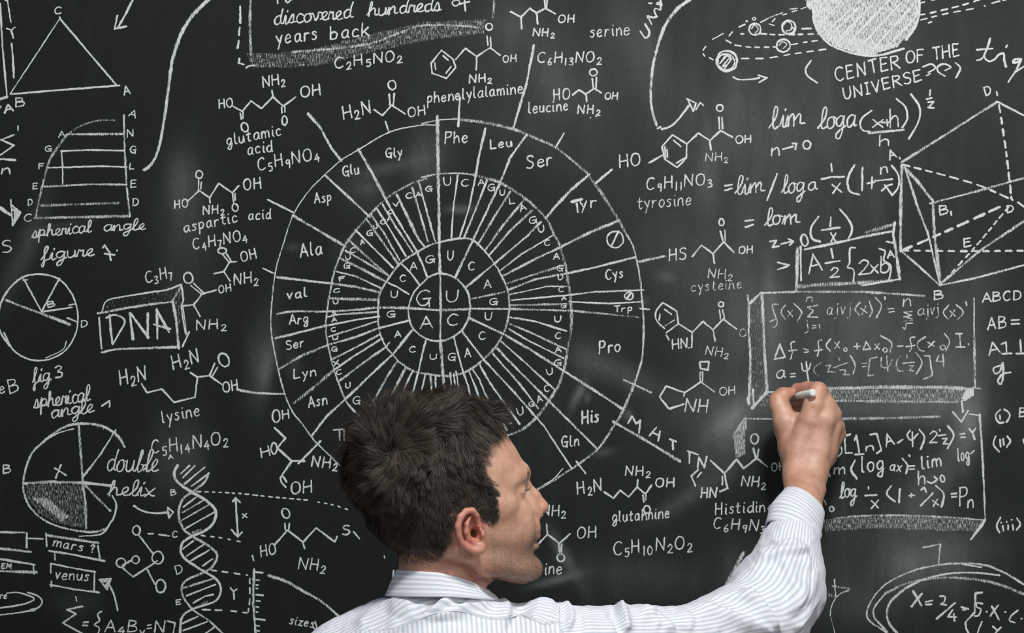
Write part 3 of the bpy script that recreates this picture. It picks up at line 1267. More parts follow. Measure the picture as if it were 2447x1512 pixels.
L 5 1721,552 1728,575
L 4.5@.75 1732,550 1733,577
T 1599,623 1639,619 29 4.5 HS
T 1766,606 1799,604 18 4.5 OH
T 1692,664 1750,665 23 4@.75 NH_2
T 1652,697 1772,688 25 4@.7 cysteine
# molecule_drawing|chalk double ring molecule left of the framed formulas
L 4.5 1584,723 1617,743 1621,773
L 5@.8 1621,773 1592,795
S 4.5 1588,785 1569,765 1568,743 1584,723
L 4 1588,739 1605,751
L 4 1577,750 1575,765
L 4.5@.7 1590,778 1612,764
L 4.5 1621,773 1654,794 1653,829
L 4 1592,800 1599,812
T 1607,834 1643,830 24 4.5 HN
L 4@.7 1645,831 1652,830
L 4.5 1654,794 1680,768 1704,788 1728,762 1760,786
L 4 1704,790 1709,815
L 4 1719,740 1722,762
L 4 1727,740 1731,760
E 4.5 1723,727 6,6 0
E 4@.62 1775,795 8,9 0
T 1686,846 1740,852 21 4@.75 NH_2
# molecule_drawing|chalk five-sided ring molecule right of the word Pro
L 5 1673,864 1694,864
L 5 1694,864 1692,884 1674,880 1672,866
L 4.5@.75 1673,888 1673,912
L 4.5@.75 1679,888 1679,912
L 5 1675,912 1636,938
L 5@.8 1636,938 1592,922
L 5 1592,922 1576,948 1598,976
L 6 1600,976 1634,965
L 4 1636,938 1634,947
L 4.5@.78 1675,912 1707,936
T 1720,945 1757,941 20 4@.78 OH
T 1637,982 1688,985 31 5 NH
# molecule_drawing|chalk molecule lettered histidine with the letters m a t above it
L 5.5 1501,1011 1510,994 1520,1012 1530,1004 1527,1034
L 5 1552,1041 1568,1021
L 5 1561,1034 1575,1040
L 5 1577,1030 1573,1053
L 5 1600,1049 1616,1055
L 5 1608,1053 1608,1074
L 5 1643,1077 1668,1086
L 5 1648,1080 1647,1106
L 5 1667,1118 1670,1092 1683,1117 1689,1090
L 5 1668,1122 1652,1137 1662,1161
L 4 1676,1128 1666,1140
L 6 1698,1100 1731,1131
L 6 1731,1131 1760,1097 1777,1119 1808,1094
L 5 1808,1094 1834,1115
E 4.5 1803,1048 9,12 0
L 6 1800,1071 1806,1094
L 5 1813,1073 1810,1092
L 6 1731,1131 1738,1166
L 4.5 1726,1137 1726,1158
L 5 1740,1166 1720,1174
T 1675,1188 1711,1188 25 5 HN
T 1844,1126 1878,1121 20 4.5 OH
T 1771,1160 1830,1163 25 4.5 NH_2
T 1710,1229 1846,1221 28 4.5 Histidine
T 1704,1262 1828,1268 27 4.5 C_6H_9N_3
P .62 1751,1035 1782,1000 1782,1085 1758,1096
L 5@.8 1780,998 1760,1028
L 5@.8 1782,998 1782,1025
# molecule_drawing|chalk molecule lettered glutamine
T 1381,1180 1438,1171 30 5 H_2N
L 5 1444,1175 1466,1190 1482,1171 1502,1187 1523,1163 1542,1180 1557,1159
L 4.5 1523,1163 1524,1146
L 4.5 1536,1182 1539,1199
L 4.5 1543,1180 1543,1194
T 1495,1136 1553,1135 23 4.5 NH_2
T 1567,1163 1610,1162 22 5 OH
E 4.5 1546,1217 8,9 0
T 1464,1247 1599,1237 27 4.5 glutahnine
T 1466,1324 1653,1310 32 4.5 C_5H_1_0N_2O_2
# molecule_drawing|chalk molecule partly hidden by the man's chin
T 1296,1232 1352,1231 26 4.5 NH_2
L 5 1288,1298 1308,1276 1337,1298 1362,1275
L 4.5 1308,1276 1306,1252
L 4.5 1335,1300 1337,1319
L 4.5 1342,1300 1341,1319
E 4.5 1340,1332 9,9 0
T 1380,1286 1424,1284 28 4.5 OH
T 1302,1372 1341,1371 30 4.5 ine
# line_drawing|short thick chalk stroke beside the sleeve
L 11@.66 1777,1320 1752,1365 1728,1412
# arrow_drawing|crooked chalk arrow right of the elbow
L 11@.55 1955,1411 1994,1425
L 4 1994,1384 1997,1425
L 8@.6 1990,1400 2030,1406
S 4@.75 2028,1410 2005,1420 1988,1445 1984,1470
L 3@.6 1984,1470 1995,1512
# ellipse_drawing|chalk rings drawn around an equation at the lower right
S 6@.72 2447,1396 2400,1368 2350,1349 2290,1346 2240,1350 2180,1364 2120,1393 2085,1430 2071,1465 2080,1485 2110,1505 2122,1514
S 5 2300,1347 2345,1355
S 6@.8 2389,1374 2330,1368 2270,1370 2210,1383 2165,1404
S 8@.72 2165,1404 2130,1435 2119,1465 2127,1492 2145,1514
S 9@.62 2447,1419 2380,1394 2320,1383 2250,1380 2170,1392 2115,1418
S 6@.72 2115,1418 2090,1450 2090,1475 2112,1500 2120,1510
L 5@.7 2205,1308 2247,1300 2243,1345
L 7 2182,1412 2202,1446
L 6 2203,1418 2191,1432 2178,1449
L 5 2211,1438 2228,1434
L 5 2212,1444 2226,1443
S 5 2246,1424 2258,1425 2256,1438 2247,1443 2261,1445
L 6 2282,1440 2238,1478
L 5 2276,1457 2265,1473 2285,1474
L 5 2279,1466 2281,1484
L 5 2297,1450 2314,1455
L 4.5 2300,1457 2308,1456
L 6@.8 2347,1415 2331,1417 2329,1463
L 5 2329,1463 2307,1486 2308,1500 2315,1514
S 5 2348,1442 2334,1440 2334,1450 2344,1455 2338,1470 2328,1471
L 5 2357,1461 2359,1461
L 5 2385,1446 2366,1471
L 6 2370,1448 2387,1480
L 5 2401,1462 2403,1462
S 5 2432,1458 2417,1470 2412,1482 2425,1487
L 5 2440,1478 2442,1478
L 5 2346,1485 2336,1512
L 5 2372,1496 2384,1506 2392,1498
L 5 2384,1506 2378,1514
"""
# ------------------------------------------------------------ handwriting: a single-stroke alphabet (cap height 10, x-height 6)
G = {
'A':(7,"0,0 3.6,10|3.6,10 7,0|1.4,3.6 6,3.6"),'B':(6,"0,0 .3,10|~.3,10 4.8,9 4.6,6.6 .6,5.3|~.6,5.3 5.6,4.6 5.4,1 0,0"),
'C':(6.5,"~6.3,8.8 4.4,10 1.8,9 .2,5 1.4,1 3.8,0 6.2,1.2"),'D':(6.5,"0,0 .3,10|~.3,10 4.6,9 6.3,5.2 4.4,1 0,0"),
'E':(5.5,"0,0 .2,10|.2,10 5.4,9.8|.2,5.2 4.4,5.4|0,0 5.4,.4"),'F':(5.5,"0,0 .2,10|.2,10 5.5,9.8|.2,5.4 4.4,5.4"),
'G':(7,"~6.2,8.8 4.2,10 1.6,8.8 .2,5 1.6,.9 4,0 5.9,2 6,4.3|3.2,4.4 7,4.5|6,4.4 6.3,-1"),'H':(6.5,"0,0 .3,10|6.2,-.2 6,10|.2,4.8 6.2,5.2"),
'I':(3,"0,0 3,0|0,10 3,10|1.5,0 1.5,10"),'J':(5,"~4.5,10 4.6,3 3,0 .4,1.4"),'K':(6.5,"0,0 0,10|5.6,9.6 .2,4.6|1.8,5.8 6.2,0"),
'L':(5.2,".2,10 0,0|0,0 5.2,.4"),'M':(8,"0,0 1,10|1,10 4,3|4,3 7,10|7,10 8,0"),'N':(6.8,"0,0 .3,10|.3,10 6,.2|6,.2 6.6,10"),
'O':(6.8,"~3.4,10 1,8.6 0,5 1,1.2 3.3,0 5.8,1.4 6.8,5 5.8,8.8 3.4,10"),'P':(5.6,"0,-.4 .4,10|~.4,10 5,9.4 5.3,6.6 3.6,5 .4,4.6"),
'R':(6.4,"0,0 .3,10|~.3,10 5,9.3 5.1,6.4 .4,5.2|1.8,5.2 6.6,0"),'S':(5.8,"~5.6,8.8 3.4,10 .8,8.8 1.2,6.4 4.6,4.4 5.4,1.8 3,0 0,.9"),
'T':(6.4,"0,9.6 6.4,10|3.2,9.8 3.5,0"),'U':(6,"~.2,10 .4,3 2,0 4.4,.6 5.6,4 5.8,10"),'V':(6,"0,10 2.8,0|2.8,0 6,10"),
'X':(6,"0,9.6 6,0|5.8,10 .2,0"),'Y':(6,"0,10 3,5|6,10 3,5|3,5 3,0"),
'a':(5.4,"~4.8,5.4 3,6 .7,4.4 .4,1.6 2,0 4,1.6 4.8,5.2|~4.8,5.4 4.6,1.2 5.6,.2"),'b':(5,".3,10 0,.4|~.2,4.2 2.6,5.8 4.8,4 4.3,.9 2,0 0,.8"),
'c':(4.5,"~4.3,5 2.6,6 .6,4.6 .2,2.2 1.4,.2 4.4,.8"),'d':(5.2,"~4.8,4.6 2.8,5.8 .5,4 .3,1.4 2,0 4,1 4.8,3|5,10 4.8,1|~4.8,1 5,.3 5.6,.2"),
'e':(4.8,"~.4,3 4.2,3.6 4,5.4 2.4,6 .6,4.4 .2,1.8 1.8,0 4.7,1"),'f':(4.4,"~4.6,9 3.2,10 2,8 1.8,2 1,-3 -.2,-3.4|-.4,4.8 4.2,5.4"),
'g':(5.2,"~4.6,5.2 2.6,6 .5,4.2 .6,1.6 2.6,.6 4.4,2.6|~4.7,5.6 4.6,-1 3,-4 .6,-3 1.4,-1.4 5.4,1"),'h':(5,".2,10 0,0|~0,3.6 2.4,6 4.2,4.8 4.6,0"),
'i':(1.6,"~.6,5.8 .6,1 1.6,.2|.9,8.6 1.1,9"),'j':(2.6,"~2,5.8 2,-1 .6,-3.4 -.6,-3|2.1,8.4 2.3,8.9"),'k':(4.8,"0,0 .2,10|4.2,6.4 .2,2.6|1.4,3.6 4.8,0"),
'l':(1.8,"~.4,10 .2,1.4 1.8,.3"),'m':(7.6,"0,0 .3,5.8|~.2,3.6 2,5.9 3.5,5 3.7,0|~3.6,3.6 5.6,5.9 7,5 7.4,0"),
'n':(5,"0,0 .3,5.8|~.2,3.4 2.4,5.9 4.2,5 4.8,0"),'o':(4.8,"~2.4,6 .5,4.8 .2,2.4 1.6,0 3.6,.5 4.8,3 4.2,5.2 2.4,6"),
'p':(5,".4,6 0,-4.2|~.3,4.4 2.8,6 4.8,4.2 4,1.2 2,.4 .3,1"),'q':(5,"~4.6,5.4 2.4,6 .4,3.8 1,1 3,.6 4.4,2.6|4.6,5.8 4.8,-4"),
'r':(3.8,"0,0 .3,5.8|~.2,3.4 1.8,5.6 3.9,5.4"),'s':(4,"~3.9,5.4 2,6 .6,4.8 3,3 3.4,1.2 1.8,0 0,.6"),'t':(4,"~1.8,9 1.6,1.4 2.6,.1 3.8,.6|0,6 4,6.3"),
'u':(4.8,"~.2,5.8 .2,1.6 1.8,0 3.8,1.4 4.4,5.8|4.4,5.8 4.8,.2"),'v':(4.4,".1,6 1.8,0|1.8,0 4.4,6"),'x':(4.6,"0,5.8 4.6,0|4.4,6 .1,0"),
'y':(4.8,"0,6 2.4,1.4|4.6,6.2 1.2,-4"),'z':(4.4,"0,5.8 4.2,5.8|4.2,5.8 0,.2|0,.2 4.4,.2"),
'0':(6,"~3,10 .6,8 .2,3.6 2.2,0 5,1.6 5.8,6 3,10"),'1':(1.6,".9,10 .8,0"),'2':(5.4,"~.4,7.6 2.6,10 5,8 3.6,4.4 0,.2|0,.2 5.6,.3"),
'3':(5,"~.4,9 3,10 4.8,8 1.8,5.4 4.9,4 4,.6 .2,.6"),'4':(5.4,"3.8,10 0,3.8|0,3.8 5.6,4.2|4.2,6.6 4.4,0"),'5':(5,"4.8,10 .8,9.6|.8,9.6 .6,6|~.6,6 4,5.8 4.6,2 2.4,0 .2,.8"),
'6':(5,"~3.8,10 1,6 .2,2.6 2,0 4.6,1.6 3.8,4.6 .6,3.6"),'7':(5,"0,10 5,9.8|5,9.8 2,0"),'9':(5,"~4.4,8.8 2.2,10 .3,7.6 1.6,5.4 4.3,7|4.6,9.4 4,0"),
'=':(5,"0,6 5,6.4|0,2.8 5,3.2"),'?':(4.6,"~.2,8.4 2.6,10 4.6,8 2.6,5.4 2.4,3.4|2.3,.4 2.5,.9"),'.':(1.2,".4,.1 .8,.4"),' ':(4,""),
}
GC = {   # joined-up letters
'l':(3.4,"~-.4,.6 2.2,5 3,9 2.2,10.4 1.2,8.6 1,2 1.8,0 3.6,.8"),'i':(3,"~-.3,.8 1.2,5.6 1.2,1 2,0 3.2,.9|1.9,8 2.2,8.8"),
'm':(8,"~-.2,.6 .8,5.2 1,0|~1,2.4 2.6,5.6 3.4,4.6 3.6,0|~3.6,2.6 5.4,5.6 6.2,4.6 6.4,1 8.2,.8"),'n':(5.6,"~-.2,.6 .8,5.2 1,0|~1,2.4 2.8,5.6 3.8,4.4 4,.8 5.8,.8"),
'o':(5,"~3.2,5.6 1.2,5 .4,2.6 1.6,.2 3.6,1 4.2,3.6 3.2,5.6 5.2,4.6"),'g':(5.2,"~4.2,5 2.4,5.8 .6,4 .8,1.6 2.4,.8 4,3 4.4,5.4|~4.4,5.4 4.2,0 3,-4.4 1.4,-5 1,-3 3,-1 5.6,.8"),
'a':(5.4,"~4.2,5.2 2.4,5.8 .5,3.8 .8,.8 2.2,.2 4,2.4 4.4,5.4|~4.4,5.4 4.2,1 5.6,.8"),'h':(5.6,"~-.2,.8 1.8,6 2.2,9.8 1.4,9.6 .9,5 .8,0|~.9,2.6 2.8,5.4 3.8,4.2 4,.8 5.8,.8"),
'e':(4.2,"~-.2,.8 2.2,2.6 3.2,4.8 2.2,5.8 .8,4 .8,1.4 2.2,.2 4.4,1"),'x':(4.8,"~.2,5.6 3,1 4.8,.4|4.6,5.6 .4,0"),
'f':(4,"~0,.6 2.4,7 2.8,10 1.8,10.4 1.2,7 1.4,-3 .8,-5 .2,-3.6 1.6,-.6 4.2,.8"),'u':(5.2,"~.2,5.4 .4,1.4 1.8,.2 3.6,1.8 4,5.4|~4,5.4 4.2,.9 5.4,.8"),
'r':(3.8,"~-.2,.6 .8,5.6 1.6,4.8 3,5.2|~3,5.2 2.8,1 4,.7"),'s':(3.8,"~-.2,.6 1.8,5.8 2.8,2.4 2,.2 .4,.6|2.2,.3 4,.7"),
'p':(5.2,"~-.2,1 1.2,6 .6,-4.6|~.9,3.6 2.6,5.6 4.2,4.4 3.6,1.4 1.2,1|3.2,1 5.4,.8"),'c':(4.2,"~4,5 2.4,5.8 .7,4 .9,1 2.2,.1 4.4,.9"),
'd':(5.4,"~4,5 2.2,5.6 .5,3.6 .9,.8 2.4,.3 3.8,2|~4.8,10.2 4,6 4,1 5.6,.7"),'b':(5,"~-.2,.8 1.8,6 2,10 1.2,9.4 .8,3 1.2,.4 3,.6 3.6,3.2 2.4,3.8|3.2,3.4 5.2,3.4"),
'v':(4.6,"~0,5.4 1.2,1 1.8,.4 3,3 3.4,5.4 4.8,5"),'t':(4,"~-.2,.8 1.6,5 2,9.6 1.4,4 1.6,.6 2.6,.1 4.2,.8|.2,6.4 3.8,6.8"),
}
STROKES = []   # filled per drawing
def crom(P, step=4.0, closed=False):
    P = [np.array(p, float) for p in P]
    if len(P) < 3: return lin(P, step)
    Q = [2*P[0]-P[1]]+P+[2*P[-1]-P[-2]] if not closed else [P[-1]]+P+[P[0], P[1]]
    out = []
    for i in range(1, len(Q)-2):
        a, b, c, d = Q[i-1], Q[i], Q[i+1], Q[i+2]
        n = max(2, int(np.linalg.norm(c-b)/step)+1)
        for t in np.linspace(0, 1, n, endpoint=False):
            out.append(.5*((2*b)+(-a+c)*t+(2*a-5*b+4*c-d)*t*t+(-a+3*b-3*c+d)*t**3))
    out.append(Q[-2]); return np.array(out)
def lin(P, step=5.0):
    P = [np.array(p, float) for p in P]; out = []
    for a, b in zip(P[:-1], P[1:]):
        n = max(2, int(np.linalg.norm(b-a)/step)+1)
        out += [a+(b-a)*t for t in np.linspace(0, 1, n, endpoint=False)]
    out.append(P[-1]); return np.array(out)
class Chalk:
    z = [0]
    def __init__(s): s.V = []; s.F = []; s.C = []; s.n = 0
    def ribbon(s, P, w, dens, taper=True):
        P = np.asarray(P, float)
        if len(P) < 2: return
        L = np.concatenate([[0], np.cumsum(np.linalg.norm(np.diff(P, axis=0), axis=1))])
        if L[-1] < .5: return
        T = np.gradient(P, axis=0); T /= np.linalg.norm(T, axis=1)[:,None]+1e-9
        N = np.stack([-T[:,1], T[:,0]], 1)
        # extend the ends by a third of the width so that the stroke has rounded ends
        P = np.concatenate([[P[0]-T[0]*w*.42], P, [P[-1]+T[-1]*w*.42]]); N = np.concatenate([[N[0]], N, [N[-1]]])
        n = len(P); m = RNG.normal(0, 1, n); m = (m+np.roll(m, 1)+np.roll(m, -1))/3
        ww = w*(1.02+.10*m)
        ww[0] = w*.35; ww[-1] = w*.35
        if L[-1] > 25 and taper:
            q = np.concatenate([[0], L, [L[-1]]])/L[-1]
            ph = RNG.uniform(0, 6.28); ww *= (.93+.14*np.sin(q*5+ph))
        P = P+N*RNG.normal(0, .22, n)[:,None]
        Chalk.z[0] += 1; y = -.00012-(Chalk.z[0] % 97)*4e-6
        A = P-N*ww[:,None]/2; B = P+N*ww[:,None]/2
        X = np.stack([A, P, B], 1).reshape(-1, 2)
        V = np.stack([(X[:,0]-1223.5)*PX, y-np.repeat(np.linspace(0, 3.2e-6, n), 3), ZC+(756-X[:,1])*PX], 1)
        dv = dens+.05*np.sin(np.arange(n)*.35+RNG.uniform(0, 6))
        c = np.zeros((n, 3, 3)); c[:,0,0] = 1; c[:,2,0] = 1; c[0,:,0] = .9; c[-1,:,0] = .9; c[:,:,1] = dv[:,None]
        i = s.n+np.arange(n-1)*3
        s.F.append(np.concatenate([np.stack([i, i+1, i+4, i+3], 1), np.stack([i+1, i+2, i+5, i+4], 1)]))
        s.V.append(V); s.C.append(c.reshape(-1, 3)); s.n += len(V)
    def poly(s, P, dens, cell=3.0):
        """flat rubbed area, built as a fine grid clipped to the outline"""
        P = np.array(P, float); x0, y0 = P.min(0); x1, y1 = P.max(0)
        xs = np.arange(x0, x1+cell, cell/1.0); ys = np.arange(y0, y1+cell, cell/1.0)
        cx, cy = np.meshgrid((xs[:-1]+xs[1:])/2, (ys[:-1]+ys[1:])/2, indexing='ij')
        ins = np.zeros(cx.shape, bool); j = len(P)-1
        for i in range(len(P)):
            xi, yi = P[i]; xj, yj = P[j]
            c = ((yi > cy) != (yj > cy)) & (cx < (xj-xi)*(cy-yi)/(yj-yi+1e-9)+xi); ins ^= c; j = i
        Chalk.z[0] += 1; y = -.00012-(Chalk.z[0] % 97)*4e-6
        X, Y = np.meshgrid(xs, ys, indexing='ij'); V = np.stack([(X.ravel()-1223.5)*PX, np.full(X.size, y), ZC+(756-Y.ravel())*PX], 1)
        ny = len(ys); a, b = np.nonzero(ins); i = a*ny+b
        F = np.stack([i, i+1, i+ny+1, i+ny], 1)[:, ::-1]
        use = np.unique(F); mp = -np.ones(len(V), int); mp[use] = np.arange(len(use))
        c = np.zeros((len(use), 3)); c[:,1] = dens
        # soften the rim
        cnt = np.bincount(F.ravel(), minlength=len(V))[use]; c[:,0] = np.where(cnt < 4, .7, 0)
        s.V.append(V[use]); s.F.append(mp[F]+s.n); s.C.append(c); s.n += len(use)
    def text(s, p0, p1, h, w, dens, txt, G=G, gap=2.7):
        w = w*.86; h = h*(.95 if gap > 1 else 1)
        p0 = np.array(p0, float); p1 = np.array(p1, float)
        adv = []; x = 0; sub = False
        for ch in txt:
            if ch == '_': sub = True; continue
            wd, st = G[ch]; k = .68 if sub else 1.0
            adv.append((ch, x, k, -2.6 if sub else 0.0)); x += wd*k+gap; sub = False
        tot = x-gap
        d = p1-p0; Lw = np.linalg.norm(d)+1e-6; ux = d/Lw; uy = np.array([ux[1], -ux[0]])
        sx = Lw/tot; sy = h/10.0
        slant = .08 if gap > 1 else .16
        for ch, x0, k, yo in adv:
            jit = RNG.normal(0, .18, 2); js = 1+RNG.normal(0, .035)
            for st in G[ch][1].split('|'):
                if not st: continue
                sm = st[0] == '~'; pts = [tuple(map(float, q.split(','))) for q in st.lstrip('~').split()]
                Q = []
                for (gx, gy) in pts:
                    gx += RNG.normal(0, .10); gy += RNG.normal(0, .10)
                    lx = (x0+gx*k*js+jit[0])*sx; ly = (gy*k+yo+jit[1])*sy
                    Q.append(p0+ux*(lx+slant*ly)+uy*ly)
                s.ribbon(crom(Q, 2.2) if sm and len(Q) > 2 else lin(Q, 3.5), w*(.92 if k < 1 else 1), dens)
    def dashed(s, P, on, off, w, dens):
        Q = crom(P, 2.0) if len(P) > 2 else lin(P, 2.0)
        L = np.concatenate([[0], np.cumsum(np.linalg.norm(np.diff(Q, axis=0), axis=1))]); t = 0
        while t < L[-1]-2:
            o = on*RNG.uniform(.75, 1.2); m = (L >= t) & (L <= t+o)
            if m.sum() > 1: s.ribbon(Q[m], w*RNG.uniform(.85, 1.15), dens, False)
            t += o+off*RNG.uniform(.8, 1.2)
    def make(s, name, parent):
        if not s.V: return None
        me = mesh_np(name, np.concatenate(s.V), np.concatenate(s.F)); attr_v(me, 'core', np.concatenate(s.C))
        return link(name, me, M_CHALK, parent)
def pts(tok): return [tuple(map(float, t.split(','))) for t in tok]
def chalk_cmd(C, ln):
    k, rest = ln[0], ln[2:]
    if k in 'TC':
        a = rest.split(' ', 4); w, dn = (a[3].split('@')+['.86'])[:2]
        C.text(*pts(a[0:1]), *pts(a[1:2]), float(a[2]), float(w), float(dn), a[4], *((GC, .1) if k == 'C' else ())); return
    a = rest.split(); w, dn = (a[0].split('@')+['.86'])[:2]; w = float(w); dn = float(dn)
    if k == 'L':
        P = pts(a[1:])
        for p, q in zip(P[:-1], P[1:]): C.ribbon(lin([p, q], 5), w, dn)
    elif k == 'S': C.ribbon(crom(pts(a[1:]), 5), w, dn)
    elif k == 'P': C.poly(pts(a[1:]), float(a[0]))
    elif k == 'D':
        on, off = map(float, a[1].split(',')); C.dashed(pts(a[2:]), on, off, w, dn)
    elif k == 'E':
        (cx, cy), (rx, ry) = pts(a[1:3]); r = math.radians(float(a[3])); t0 = RNG.uniform(0, 6.28)
        P = []
        for t in np.linspace(t0, t0+6.28+.35, 15):
            e = 1+RNG.normal(0, .018); x = rx*math.cos(t)*e; y = ry*math.sin(t)*e
            P.append((cx+x*math.cos(r)+y*math.sin(r), cy-x*math.sin(r)+y*math.cos(r)))
        C.ribbon(crom(P, 3), w, dn)
def build_chalk():
    KIND = {'T': 'chalk_word', 'C': 'chalk_word', 'L': 'chalk_line', 'S': 'chalk_curve', 'P': 'chalk_shading', 'D': 'chalk_dashes', 'E': 'chalk_loop'}
    cur = None; groups = []
    for ln in CHALK.strip().split('\n'):
        if ln.startswith('# '):
            n, lb = ln[2:].split('|'); cur = [n, lb, []]; groups.append(cur)
        else: cur[2].append(ln)
    for n, lb, L in groups:
        nm = None; made = []
        for l in L:
            if l[0] == '=': nm = {'ring': 'ring', 'spoke': 'spoke', 'tick': 'pointer_line', 'lettering': None}[l[2:]]; continue
            C = Chalk(); chalk_cmd(C, l)
            if not C.V: continue
            k = KIND[l[0]]
            if l[0] == 'T' and len(l.split(' ', 5)[-1].replace('_', '')) == 1: k = 'chalk_letter'
            if nm: k = nm
            made.append((C, k, l[0] == 'D'))
        if len(made) == 1:
            o = made[0][0].make('chalk_'+n, board); tag(o, lb); continue
        o = bpy.data.objects.new('chalk_'+n, None); COL.objects.link(o); o.parent = board; tag(o, lb)
        for C, k, st in made:
            c = C.make(k, o)
            if st: c['kind'] = 'stuff'
build_chalk()
# ------------------------------------------------------------ sculpting: signed-distance solids meshed with surface nets
class Field:
    """a solid on a grid whose spacing varies along each axis; everything in metres"""
    def __init__(s, xs, ys, zs):
        s.x = np.asarray(xs, np.float32); s.y = np.asarray(ys, np.float32); s.z = np.asarray(zs, np.float32)
        s.F = np.full((len(s.x), len(s.y), len(s.z)), .05, np.float32)
    def _sl(s, lo, hi, m):
        r = []
        for ax, a, b in zip((s.x, s.y, s.z), lo, hi):
            i = np.searchsorted(ax, a-m); j = np.searchsorted(ax, b+m); r.append(slice(max(0, i-1), min(len(ax), j+1)))
        return tuple(r)
    def _pts(s, sl): return s.x[sl[0]][:,None,None], s.y[sl[1]][None,:,None], s.z[sl[2]][None,None,:]
    def put(s, d, sl, k, op='add'):
        A = s.F[sl]
        if op == 'add':
            h = np.clip(k-np.abs(A-d), 0, None)/k if k > 0 else 0
            s.F[sl] = np.minimum(A, d)-h*h*k*.25
        else:
            d = -d; h = np.clip(k-np.abs(A-d), 0, None)/k if k > 0 else 0
            s.F[sl] = np.maximum(A, d)+h*h*k*.25
    def cone(s, a, b, ra, rb, k=.01, op='add'):
        a = np.array(a, float); b = np.array(b, float); r = max(ra, rb)
        lo = np.minimum(a, b)-r; hi = np.maximum(a, b)+r; sl = s._sl(lo, hi, k+.004)
        X, Y, Z = s._pts(sl); ba = b-a; L2 = max(float(ba@ba), 1e-12)
        t = ((X-a[0])*ba[0]+(Y-a[1])*ba[1]+(Z-a[2])*ba[2])/L2; t = np.clip(t, 0, 1)
        d = np.sqrt((X-a[0]-t*ba[0])**2+(Y-a[1]-t*ba[1])**2+(Z-a[2]-t*ba[2])**2)-(ra+(rb-ra)*t)
        s.put(d, sl, k, op)
    def chain(s, P, R, k=.01, op='add'):
        for i in range(len(P)-1): s.cone(P[i], P[i+1], R[i], R[i+1], k, op)
    def ell(s, c, r, M=None, k=.01, op='add'):
        """ellipsoid; M rows are its axes"""
        c = np.array(c, float); r = np.array(r, float); R = float(r.max()); sl = s._sl(c-R, c+R, k+.004)
        X, Y, Z = s._pts(sl); X = X-c[0]; Y = Y-c[1]; Z = Z-c[2]
        if M is None: U, V_, W_ = X, Y, Z
        else:
            U = X*M[0][0]+Y*M[0][1]+Z*M[0][2]; V_ = X*M[1][0]+Y*M[1][1]+Z*M[1][2]; W_ = X*M[2][0]+Y*M[2][1]+Z*M[2][2]
        k0 = np.sqrt((U/r[0])**2+(V_/r[1])**2+(W_/r[2])**2); k1 = np.sqrt((U/r[0]**2)**2+(V_/r[1]**2)**2+(W_/r[2]**2)**2)
        s.put(k0*(k0-1)/np.maximum(k1, 1e-9), sl, k, op)
    def mesh(s):
        F = s.F; I = F < 0; nx, ny, nz = F.shape
        act = np.zeros((nx-1, ny-1, nz-1), bool)
        c8 = [(i, j, k) for i in (0, 1) for j in (0, 1) for k in (0, 1)]
        any_ = np.zeros_like(act); all_ = np.ones_like(act)
        for i, j, k in c8:
            q = I[i:nx-1+i, j:ny-1+j, k:nz-1+k]; any_ |= q; all_ &= q
        act = any_ & ~all_; idx = np.argwhere(act); vid = -np.ones(act.shape, np.int32); vid[act] = np.arange(len(idx))
        f8 = {c: F[idx[:,0]+c[0], idx[:,1]+c[1], idx[:,2]+c[2]] for c in c8}
        acc = np.zeros((len(idx), 3)); cnt = np.zeros(len(idx))
        for c in c8:
            for ax in range(3):
                if c[ax]: continue
                e = list(c); e[ax] = 1; a = f8[c]; b = f8[tuple(e)]; m = (a < 0) != (b < 0)
                t = np.where(m, a/(a-b+1e-12), 0); p = np.zeros((len(idx), 3)); p[:] = c; p[:,ax] = t
                acc += p*m[:,None]; cnt += m
        loc = acc/np.maximum(cnt, 1)[:,None]
        V = np.zeros((len(idx), 3))
        for ax, A in enumerate((s.x, s.y, s.z)):
            i = idx[:,ax]; V[:,ax] = A[i]+(A[i+1]-A[i])*loc[:,ax]
        Q = []
        for ax in range(3):
            sl0 = [slice(1, -1)]*3; sl0[ax] = slice(0, -1); sl1 = [slice(1, -1)]*3; sl1[ax] = slice(1, None)
            A = I[tuple(sl0)]; B = I[tuple(sl1)]
            for flip, m in ((0, A & ~B), (1, ~A & B)):
                p = np.argwhere(m)
                if not len(p): continue
                o1, o2 = [(1, 2), (2, 0), (0, 1)][ax]
                base = p+1; base[:,ax] -= 1
                def v(d1, d2):
                    q = base.copy(); q[:,o1] -= d1; q[:,o2] -= d2; return vid[q[:,0], q[:,1], q[:,2]]
                q = np.stack([v(1,1), v(0,1), v(0,0), v(1,0)], 1)
                Q.append(q[:, ::-1] if flip else q)
        return V, np.concatenate(Q)
def ax_grid(*parts):
    """(start, stop, step) runs joined end to end"""
    return np.unique(np.round(np.concatenate([np.arange(a, b, st) for a, b, st in parts]), 6))
def smooth_mesh(V, Q, it=2, lam=.5):
    e = np.concatenate([Q[:, [0, 1]], Q[:, [1, 2]], Q[:, [2, 3]], Q[:, [3, 0]]]); n = len(V)
    for _ in range(it):
        S = np.zeros((n, 3)); C = np.zeros(n)
        for ax in range(3): S[:,ax] = np.bincount(e[:,0], V[e[:,1],ax], n)+np.bincount(e[:,1], V[e[:,0],ax], n)
        C = np.bincount(e[:,0], minlength=n)+np.bincount(e[:,1], minlength=n)
        V = V+lam*(S/np.maximum(C, 1)[:,None]-V)
    return V
def vnormals(V, Q):
    a = V[Q[:,2]]-V[Q[:,0]]; b = V[Q[:,3]]-V[Q[:,1]]; fn = np.cross(a, b); N = np.zeros_like(V)
    for i in range(4):
        for ax in range(3): N[:,ax] += np.bincount(Q[:,i], fn[:,ax], len(V))
    return N/(np.linalg.norm(N, axis=1)[:,None]+1e-12)
